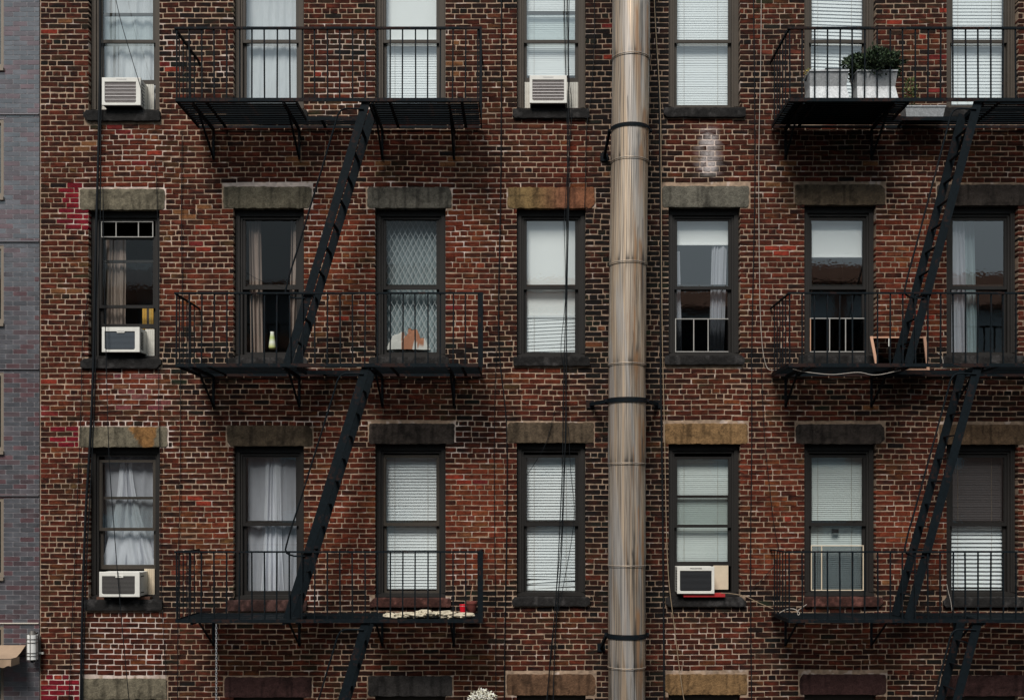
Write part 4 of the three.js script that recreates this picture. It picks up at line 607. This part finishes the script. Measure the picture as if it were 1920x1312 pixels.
{ // rope pile, cup and pot on the third balcony
  const r = rngOf(12), o = thing('rope_pile', 'heap of cream rope and cloth lying along the lowest balcony', 'rope'), gs = [], x0 = XZ(716, 0.8), x1 = XZ(888, 0.8);
  for (let k = 0; k < 15; k++) { const pts = []; let c = lerp(x0 + 0.08, x1 - 0.08, (k + 0.5) / 15); for (let i = 0; i < 16; i++) { const s = (c - x0) / (x1 - x0), h = 0.02 + 0.038 * Math.sin(Math.PI * s) * (0.5 + fbm(s * 5 + 3, 2, 2)); pts.push(V(clamp(c + (r() - 0.5) * 0.3, x0, x1), deck3 + 0.0135 + r() * h, 0.72 + (r() - 0.5) * 0.26)); } gs.push(tube(pts, 0.0125, 90, 6)); }
  mesh('strands', gs, std({ color: lin(0.6, 0.53, 0.4), roughness: 1, map: softTex }), o); based(o);
  const cup = thing('red_cup', 'bright red plastic cup standing beside rope pile on the lowest balcony', 'cup', null, V(XZ(868, 0.25), deck3, 0.25)), pr = [[0, 0], [0.032, 0], [0.034, 0.004], [0.044, 0.115], [0.047, 0.117], [0.047, 0.124], [0.043, 0.124], [0.031, 0.008]].map((q) => new THREE.Vector2(...q));
  mesh('body', new THREE.LatheGeometry(pr, 28), std({ color: lin(0.62, 0.008, 0.022), roughness: 0.35 }), cup); mesh('rim', new THREE.TorusGeometry(0.0445, 0.0022, 6, 28).rotateX(Math.PI / 2).translate(0, 0.106, 0), std({ color: lin(0.75, 0.45, 0.45), roughness: 0.4 }), cup);
  const pot = thing('clay_pot', 'dark red clay pot with a thin stick behind the red cup', 'pot', null, V(XZ(884, 0.13), deck3, 0.13)); mesh('body', new THREE.LatheGeometry([[0, 0], [0.05, 0], [0.066, 0.12], [0.074, 0.122], [0.074, 0.155], [0.064, 0.155], [0.05, 0.03]].map((q) => new THREE.Vector2(...q)), 28), std({ color: lin(0.16, 0.035, 0.026), roughness: 0.85, map: softTex }), pot); mesh('soil', new THREE.CylinderGeometry(0.062, 0.06, 0.02, 20).translate(0, 0.125, 0), soilMat, pot); mesh('stick', tube([V(-0.02, 0.12, 0), V(-0.005, 0.26, 0), V(0.02, 0.38, 0)], 0.0035, 12, 5), M.wood, pot);
}
{ // flowering plants on the balcony below the frame edge
  const mk = (px, z, v, sc, n, label, cols) => { const b = V(XZ(px, z), deck4, z), top = YZ(v, z), o = thing('flowering_plant', label, 'plant', 'white flowering plants at lowest edge', b), h = top - b.y; mesh('pot', new THREE.LatheGeometry([[0, 0], [0.11, 0], [0.15, 0.26], [0.16, 0.27], [0.14, 0.27], [0.1, 0.04]].map((q) => new THREE.Vector2(...q)), 24), std({ color: lin(0.16, 0.06, 0.035), roughness: 0.9 }), o); mesh('soil', new THREE.CylinderGeometry(0.135, 0.13, 0.02, 20).translate(0, 0.235, 0), soilMat, o); const r = rngOf(px), st = []; for (let i = 0; i < 7; i++) st.push(tube([V(0, 0.23, 0), V((r() - 0.5) * 0.2, h * 0.5, (r() - 0.5) * 0.15), V((r() - 0.5) * sc * 1.5, h - 0.05 - r() * 0.2, (r() - 0.5) * 0.2)], 0.006, 14, 5)); mesh('stem', st, M.brown, o); mesh('leaves', foliage(px, 500, sc * 0.9, h * 0.36, 0.2, 0.07, [[0.03, 0.055, 0.02], [0.05, 0.075, 0.03]]).translate(0, h * 0.58, 0), leafMat, o); mesh('blossom', foliage(px + 1, n, sc, 0.09, 0.16, 0.028, cols).translate(0, h - 0.09, 0), leafMat, o); };
  mk(905, 0.72, 1294, 0.17, 700, 'tall potted plant topped with cream white blossom below rope balcony', [[0.75, 0.72, 0.6], [0.68, 0.66, 0.5], [0.7, 0.7, 0.66]]);
  mk(648, 0.22, 1290, 0.1, 60, 'sparse potted plant with few small blossoms behind lowest stair', [[0.3, 0.28, 0.22], [0.06, 0.08, 0.03]]);
}
{ // chain hanging under the third balcony
  const z = 0.93, x = XZ(405, z), o = thing('chain', 'galvanized steel chain hanging below lowest balcony', 'chain', null), gs = []; for (let k = 0, y = deck3 - 0.03; y > deck4 + 0.9; y -= 0.03, k++) gs.push(new THREE.TorusGeometry(0.013, 0.0035, 5, 10).scale(0.75, 1.35, 1).rotateY(k % 2 ? Math.PI / 2 : 0).translate(x, y - 0.01, z)); mesh('links', gs, std({ color: lin(0.4, 0.41, 0.42), metalness: 0.5, roughness: 0.45 }), o); based(o);
}

// ---------------------------------------------------------------- cables and cords
function cable(name, label, pts, rad, mat, group, z = 0.05) { const q = pts.map(([u, v, dz]) => P(u, v, z + (dz || 0))), g = tube(q, rad, Math.max(40, pts.length * 12), 6), o = mesh(name, g, mat); g.computeBoundingBox(); const b = g.boundingBox, c = V((b.min.x + b.max.x) / 2, b.min.y, (b.min.z + b.max.z) / 2); g.translate(-c.x, -c.y, -c.z); o.position.copy(c); return tag(o, label, name === 'cord' ? 'cord' : 'cable', group); }
const cb = (l, pts, r = 0.006, m = M.cable, z) => cable('cable', l, pts, r, m, 'cables hanging down the facade', z);
cb('thick black cable down the wall past three air conditioners', [[187, -40], [187, 100], [185, 230], [180, 420], [174, 690], [169, 810], [160, 960], [154, 1130], [150, 1360]], 0.016);
cb('thin black cable twisting along the thick one past the air conditioners', [[193, -40], [191, 150], [188, 240], [187, 420], [181, 560], [178, 690], [172, 850], [164, 1000], [158, 1150], [153, 1360]], 0.006, M.cable, 0.075);
cb('thin slanting wire crossing topmost curtain to the air conditioner', [[208, -40], [226, 40], [248, 115], [266, 178], [268, 210]], 0.0045, M.cable, 0.16);
cb('thin wire crossing the lintel and lowest louvred air conditioner', [[192, 350], [194, 480], [198, 660], [204, 860], [213, 990], [220, 1080], [226, 1150], [236, 1260], [246, 1360]], 0.005, M.cable, 0.19);
cb('thin wire on brick between grey building and thick cable', [[163, 560], [154, 640], [151, 760], [144, 940], [138, 1080], [132, 1220], [127, 1360]], 0.0045, M.cable, 0.03);
cb('thin wire beside lintel ends, window side of first balcony', [[291, 300], [294, 380], [297, 560], [296, 700], [299, 870], [303, 1130], [311, 1280], [314, 1360]], 0.004, M.cable, 0.03);
cb('wire on brick passing balcony end rails near grey building', [[341, 250], [340, 420], [341, 560], [338, 700], [337, 900], [334, 1050], [332, 1360]], 0.005, M.cable, 0.03);
cb('black cable on pier between balcony end posts and cable bundle', [[940, -40], [939, 330], [935, 560], [936, 660], [949, 790], [950, 980], [947, 1150], [945, 1360]], 0.008, M.cable, 0.03);
cb('thin wire close to balcony end posts, below middle balcony', [[931, 650], [927, 780], [927, 980], [929, 1150], [930, 1360]], 0.0045, M.cable, 0.03);
cb('black cable of the bundle crossing window beside flue pipe', [[1058, -40], [1060, 100], [1063, 200], [1064, 330], [1061, 560], [1056, 760], [1055, 860], [1050, 980], [1045, 1080], [1036, 1200], [1020, 1360]], 0.007);
cb('second black cable of the bundle crossing window beside flue pipe', [[1064, -40], [1066, 150], [1067, 330], [1063, 560], [1061, 770], [1058, 900], [1052, 1050], [1042, 1180], [1036, 1360]], 0.008, M.cable, 0.07);
cb('looping thin black cable of the bundle crossing window beside flue pipe', [[1068, -40], [1067, 140], [1072, 200], [1059, 400], [1060, 560], [1052, 660], [1058, 690], [1062, 800], [1056, 900], [1053, 1000], [1046, 1080], [1041, 1140], [1030, 1250], [1024, 1360]], 0.0045, M.cable, 0.09);
cb('thin loose cable swinging out from the bundle over the tangled blind', [[1066, 800], [1070, 880], [1077, 960], [1072, 1010], [1058, 1090], [1046, 1150]], 0.0045, M.cable, 0.08);
cb('thin wire slanting over lintel into blind with tangled slats', [[1040, 770], [1024, 830], [1008, 860], [986, 893]], 0.004, M.cable, 0.03);
cb('thin cable between cable bundle and flue pipe, upper floors only', [[1113, -40], [1115, 60], [1108, 180], [1100, 240], [1098, 330], [1096, 390]], 0.005, M.cable, 0.04);
cb('black cable running straight down the flue pipe side of brick pier', [[1227, -40], [1231, 80], [1236, 180], [1238, 330], [1239, 500], [1239, 700], [1242, 900], [1244, 1100], [1246, 1360]], 0.012, M.cable, 0.04);
cable('cord', 'tan cord trailing beside the flue pipe and past air conditioner on plank', [[1225, -40], [1229, 40], [1238, 190], [1240, 330], [1241, 540], [1243, 680], [1246, 800], [1250, 1000], [1254, 1085], [1264, 1170], [1275, 1260], [1290, 1360]], 0.005, M.cordTan, null, 0.07);
cable('cord', 'white cord hanging down and looping under planter fire escape', [[1428, -40], [1427, 100], [1424, 240], [1423, 330], [1424, 480], [1427, 610], [1433, 670], [1441, 692], [1475, 690, 0.3], [1510, 697, 0.85], [1560, 702, 0.9], [1612, 698, 0.9], [1640, 703, 0.9], [1690, 694, 0.85]], 0.004, M.cordWhite, null, 0.04);
cb('black cable on pier beside white cord', [[1413, -40], [1416, 330], [1413, 500], [1410, 660], [1410, 820], [1408, 1000], [1408, 1150], [1410, 1360]], 0.0065, M.cable, 0.03);
cb('thin wire drooping to corner of lowest planter side balcony', [[1428, 690], [1434, 820], [1442, 900], [1452, 985], [1461, 1032]], 0.004, M.cable, 0.05);
cb('tan wires running from air conditioner plank to balcony', [[1352, 1112, 0.06], [1372, 1113], [1398, 1118], [1425, 1131], [1450, 1141]], 0.0045, M.cordTan, 0.04);
cb('black wire arcing up beside balcony from red plank window', [[1405, 1112], [1416, 1098], [1432, 1084], [1446, 1068], [1452, 1062]], 0.0045, M.cable, 0.04);
cb('thin wire sagging across dark window with striped vase', [[430, 478], [450, 500], [480, 522], [530, 540], [600, 566], [650, 610], [696, 656]], 0.003, M.cable, 0.03);
cable('cord', 'white cord end curling up over lowest planter side balcony', [[1462, 1149, 0.7], [1476, 1142, 0.75], [1490, 1142, 0.78], [1500, 1150, 0.8], [1497, 1153, 0.8], [1496, 1146, 0.8], [1506, 1138, 0.8], [1513, 1133, 0.8]], 0.0045, M.cordWhite, null, 0.05);
cable('cord', 'short white cord hanging from sill corner beside stair foot', [[1776, 1095], [1779, 1110], [1783, 1125], [1786, 1145]], 0.004, M.cordWhite, null, 0.06);
cable('cord', 'white cord loop hanging beside pale wood screen', [[1758, 661, 0.3], [1766, 668, 0.3], [1769, 678, 0.3], [1767, 690, 0.3]], 0.0048, M.cordWhite, null, 0.05);

// ---------------------------------------------------------------- grey glazed brick building
{
  const gb = thing('grey_brick_building', 'neighbouring grey purple glazed brick building with tan window frames', 'building');
  const WIN = [[-24, 128], [224, 370], [460, 606], [698, 846], [934, 1082], [1174, 1320]], wu0 = -84, wu1 = 6.5, lines = [215, 453, 692, 929, 1168], zf = 0.012;
  const s = new THREE.Shape([[wx(-420), 0.15], [wx(73.2), 0.15], [wx(73.2), wy(-420)], [wx(-420), wy(-420)]].map((q) => new THREE.Vector2(...q)));
  for (const [a, b] of WIN) s.holes.push(new THREE.Path([[wx(wu0), wy(b)], [wx(wu0), wy(a)], [wx(wu1), wy(a)], [wx(wu1), wy(b)]].map((q) => new THREE.Vector2(...q))));
  const wall = mesh('wall', new THREE.ExtrudeGeometry(s, { depth: 0.3, bevelEnabled: false }).translate(0, 0, -0.3 + zf - 0.0035), std({ color: lin(0.2, 0.19, 0.2), map: softTex, roughness: 0.9 }), gb);
  const r = rngOf(21), list = [], COL = [[0.075, 0.076, 0.084], [0.078, 0.072, 0.08], [0.075, 0.055, 0.06], [0.088, 0.05, 0.055], [0.065, 0.067, 0.075], [0.072, 0.072, 0.08]];
  for (let j = 0, v = -140; v < 1640; v += 9.03, j++) {
    const vc = v + 4.5; let free = [[-330, 73]];
    for (const [a, b] of WIN) if (vc > a - 3 && vc < b + 3) free = [[-330, wu0 - 0.4], [wu1 + 0.4, 73]];
    for (const [p0, p1] of free) {
      const cuts = [p0]; for (let u = -400 + (j % 2 ? 13.25 : 0); u < p1; u += 26.5) if (u > p0 + 4 && u < p1 - 4) cuts.push(u + (r() - 0.5) * 0.5); cuts.push(p1);
      for (let k = 0; k + 1 < cuts.length; k++) list.push([cuts[k] + (k ? 0.55 : 0), cuts[k + 1] - (k + 2 === cuts.length ? 0 : 0.55), vc - 3.95, vc + 3.95]);
    }
  }
  const vis = list.filter((q) => q[0] > 0 && q[2] > 0 && q[3] < 1312).sort((a, b) => (b[1] - b[0]) - (a[1] - a[0])), single = new Set(vis.slice(0, 300)), rest = newOut();
  for (const q of list) { const o = single.has(q) ? newOut() : rest, c = COL[Math.floor(r() * COL.length)], f = 1.05 * (0.85 + 0.3 * r()) * (0.8 + 0.5 * fbm(q[0] / 40, q[2] / 60, 2)); brickGeo(o, wx(q[0]), wx(q[1]), wy(q[3]), wy(q[2]), zf + (r() - 0.5) * 0.001, 0.06, [c[0] * f * 1.15, c[1] * f * 1.15, c[2] * f * 1.15], r, 0.0006); if (o !== rest) mesh('brick', toGeo(o), M.glazed, wall); }
  mesh('brickwork', toGeo(rest), M.glazed, wall).userData.kind = 'stuff';
  const trim = std({ color: lin(0.2, 0.16, 0.12), roughness: 0.6, map: softTex }), flash = std({ color: lin(0.16, 0.15, 0.16), roughness: 0.4, metalness: 0.3 }), flashPale = std({ color: lin(0.5, 0.46, 0.4), roughness: 0.5 });
  for (const v of lines) mesh('flashing', bx(wx(-330), wx(73), wy(v) - 0.006, wy(v) + 0.006, zf - 0.01, zf + 0.02), v > 1000 ? flashPale : flash, gb);
  for (const [a, b] of WIN) {
    const w = part('window', gb), x0 = wx(wu0) + 0.003, x1 = wx(wu1) - 0.003, y0 = wy(b) + 0.003, y1 = wy(a) - 0.003;
    mesh('frame', [bx(x0, x0 + 0.045, y0, y1, -0.1, 0.004), bx(x1 - 0.035, x1, y0, y1, -0.1, 0.004), bx(x0 + 0.045, x1 - 0.035, y1 - 0.04, y1, -0.1, 0.002), bx(x0 + 0.045, x1 - 0.035, y0, y0 + 0.05, -0.1, 0.002)], trim, w);
    mesh('sill', bx(x0 - 0.03, x1 + 0.012, y0 - 0.045, y0 - 0.004, -0.05, 0.045), trim, w);
    const p = mesh('pane', new THREE.PlaneGeometry(x1 - x0 - 0.076, y1 - y0 - 0.086), M.pane, w); p.position.set((x0 + x1) / 2 + 0.005, (y0 + y1) / 2 + 0.005, -0.05);
    const t = 0.03, z0 = -2.5, z1 = -0.29; mesh('room', [bx(x0 - t - 0.1, x0 - 0.1, y0 - 0.1, y1 + 0.1, z0, z1), bx(x1 + 0.1, x1 + 0.1 + t, y0 - 0.1, y1 + 0.1, z0, z1), bx(x0 - 0.13, x1 + 0.13, y0 - 0.13, y0 - 0.1, z0, z1), bx(x0 - 0.13, x1 + 0.13, y1 + 0.1, y1 + 0.13, z0, z1), bx(x0 - 0.13, x1 + 0.13, y0 - 0.13, y1 + 0.13, z0 - t, z0)], std({ color: lin(0.3, 0.4, 0.33), roughness: 0.9 }), w);
  }
  // wall lamp
  const lz = 0.13, lp = thing('wall_lamp', 'white cylindrical wall lamp in wire cage on grey building', 'lamp'), lx = XZ(60, lz), ly0 = YZ(1236, lz), ly1 = YZ(1190, lz), R = 0.064, wire = std({ color: lin(0.12, 0.11, 0.1), roughness: 0.5, metalness: 0.4 });
  mesh('glass_jar', new THREE.CylinderGeometry(R, R, ly1 - ly0, 28).translate(lx, (ly0 + ly1) / 2, lz), std({ color: lin(0.66, 0.66, 0.64), roughness: 0.3 }), lp);
  mesh('cap', new THREE.CylinderGeometry(0.03, 0.045, 0.05, 20).translate(lx, ly1 + 0.026, lz), wire, lp); mesh('base_cap', new THREE.CylinderGeometry(0.045, 0.02, 0.04, 20).translate(lx, ly0 - 0.021, lz), M.black, lp);
  const cg = []; for (const f of [0.16, 0.3, 0.72, 0.84]) cg.push(new THREE.TorusGeometry(R + 0.006, 0.004, 6, 28).rotateX(Math.PI / 2).translate(lx, lerp(ly1, ly0, f), lz)); for (let k = 0; k < 6; k++) { const a = k * Math.PI / 3 + Math.PI / 2; cg.push(new THREE.CylinderGeometry(0.004, 0.004, ly1 - ly0 + 0.03, 6).translate(lx + Math.cos(a) * (R + 0.006), (ly0 + ly1) / 2, lz + Math.sin(a) * (R + 0.006))); } mesh('wire_cage', cg, wire, lp);
  mesh('wall_arm', bx(lx - 0.012, lx + 0.1, YZ(1226, lz) - 0.012, YZ(1226, lz) + 0.012, zf + 0.012, 0.05), M.white, lp); mesh('mount', bx(lx + 0.02, lx + 0.05, ly0 + 0.02, ly1 - 0.02, zf + 0.001, zf + 0.012), wire, lp); mesh('mount_arm', bx(lx - 0.012, lx + 0.012, ly1 + 0.004, ly1 + 0.024, zf + 0.001, lz), wire, lp);
  based(lp);
  // awning
  const aw = thing('awning', 'faded tan canvas awning sticking out from grey building', 'awning'), g = new THREE.PlaneGeometry(1, 1, 40, 12), p = g.attributes.position, ax0 = wx(-110), ax1 = XZ(25, 0.35);
  for (let i = 0; i < p.count; i++) { const s = p.getX(i) + 0.5, t = 0.5 - p.getY(i), z = lerp(0.03, 0.42, t); p.setXYZ(i, lerp(ax0, ax1, s), YZ(1214, 0.2) + 0.01 - 0.13 * t - 0.03 * Math.sin(Math.PI * t) * (0.5 + fbm(s * 5, t * 3, 2)), z); }
  g.computeVertexNormals(); const canvas = std({ color: lin(0.33, 0.23, 0.155), roughness: 0.95, map: softTex, side: THREE.DoubleSide }); mesh('canvas', g, canvas, aw);
  const yv = YZ(1214, 0.2) + 0.01 - 0.13, vg = new THREE.PlaneGeometry(ax1 - ax0, 0.09, 60, 4), vp = vg.attributes.position; for (let i = 0; i < vp.count; i++) { const x = vp.getX(i), y = vp.getY(i); vp.setZ(i, 0.01 * Math.sin(x * 40) * (0.5 - y / 0.09)); vp.setY(i, y + (y < 0 ? 0.014 * Math.sin(x * 40) : 0)); } vg.computeVertexNormals(); mesh('valance', vg.translate((ax0 + ax1) / 2, yv - 0.046, 0.424), canvas, aw);
  mesh('side_flap', bx(ax1 - 0.004, ax1, yv - 0.085, yv + 0.01, 0.2, 0.42), canvas, aw); mesh('frame_bar', [bx(ax0, ax1, yv - 0.006, yv + 0.006, 0.4, 0.412), bx(ax1 - 0.02, ax1 - 0.008, yv - 0.006, yv + 0.006, 0.013, 0.4)], M.iron, aw); based(aw);
}

// ---------------------------------------------------------------- street and the building across it (seen mirrored in the panes)
struct('ground', new THREE.PlaneGeometry(400, 400).rotateX(-Math.PI / 2), std({ color: lin(0.06, 0.06, 0.062), roughness: 0.95, map: grainTex }));
struct('pavement', bx(-60, 60, 0.004, 0.14, 0.02, 3.6), std({ color: lin(0.15, 0.146, 0.14), roughness: 0.95, map: softTex }));
{
  const o = thing('warehouse', 'low dark warehouse with rust brown cornice across the street', 'building', null, V(0, 0, 0)), z = 22, H = 16.2;
  const brickM = std({ color: lin(0.2, 0.13, 0.11), roughness: 0.95, map: grainTex }), rustM = std({ color: lin(0.42, 0.22, 0.15), roughness: 0.8, map: softTex }), slate = std({ color: lin(0.16, 0.21, 0.24), roughness: 0.5 });
  mesh('wall', bx(-34, 34, 0.15, H - 0.6, z, z + 12), brickM, o); mesh('cornice', bx(-34.4, 34.4, H - 0.55, H, z - 0.5, z + 12.2), rustM, o); mesh('lower_cornice', bx(-34.2, 34.2, H - 2.5, H - 2.1, z - 0.28, z - 0.01), rustM, o);
  const wg = bx(-0.9, 0.9, 0, 1.35, z - 0.06, z - 0.02); for (let k = 0; k < 30; k++) { const m = mesh('window', wg, slate, o); m.position.set(-32 + k * 2.2, H - 2.05, 0); }
  const wh = bx(-0.7, 0.7, 0, 2.1, z - 0.05, z - 0.02); for (let f = 0; f < 3; f++) for (let k = 0; k < 22; k++) { const m = mesh('window', wh, slate, o); m.position.set(-31.5 + k * 3, 2.3 + f * 3.8, 0); }
}
scene.traverse((o) => { if (o.isMesh) { o.castShadow = true; o.receiveShadow = true; } });
renderer.render(scene, camera);
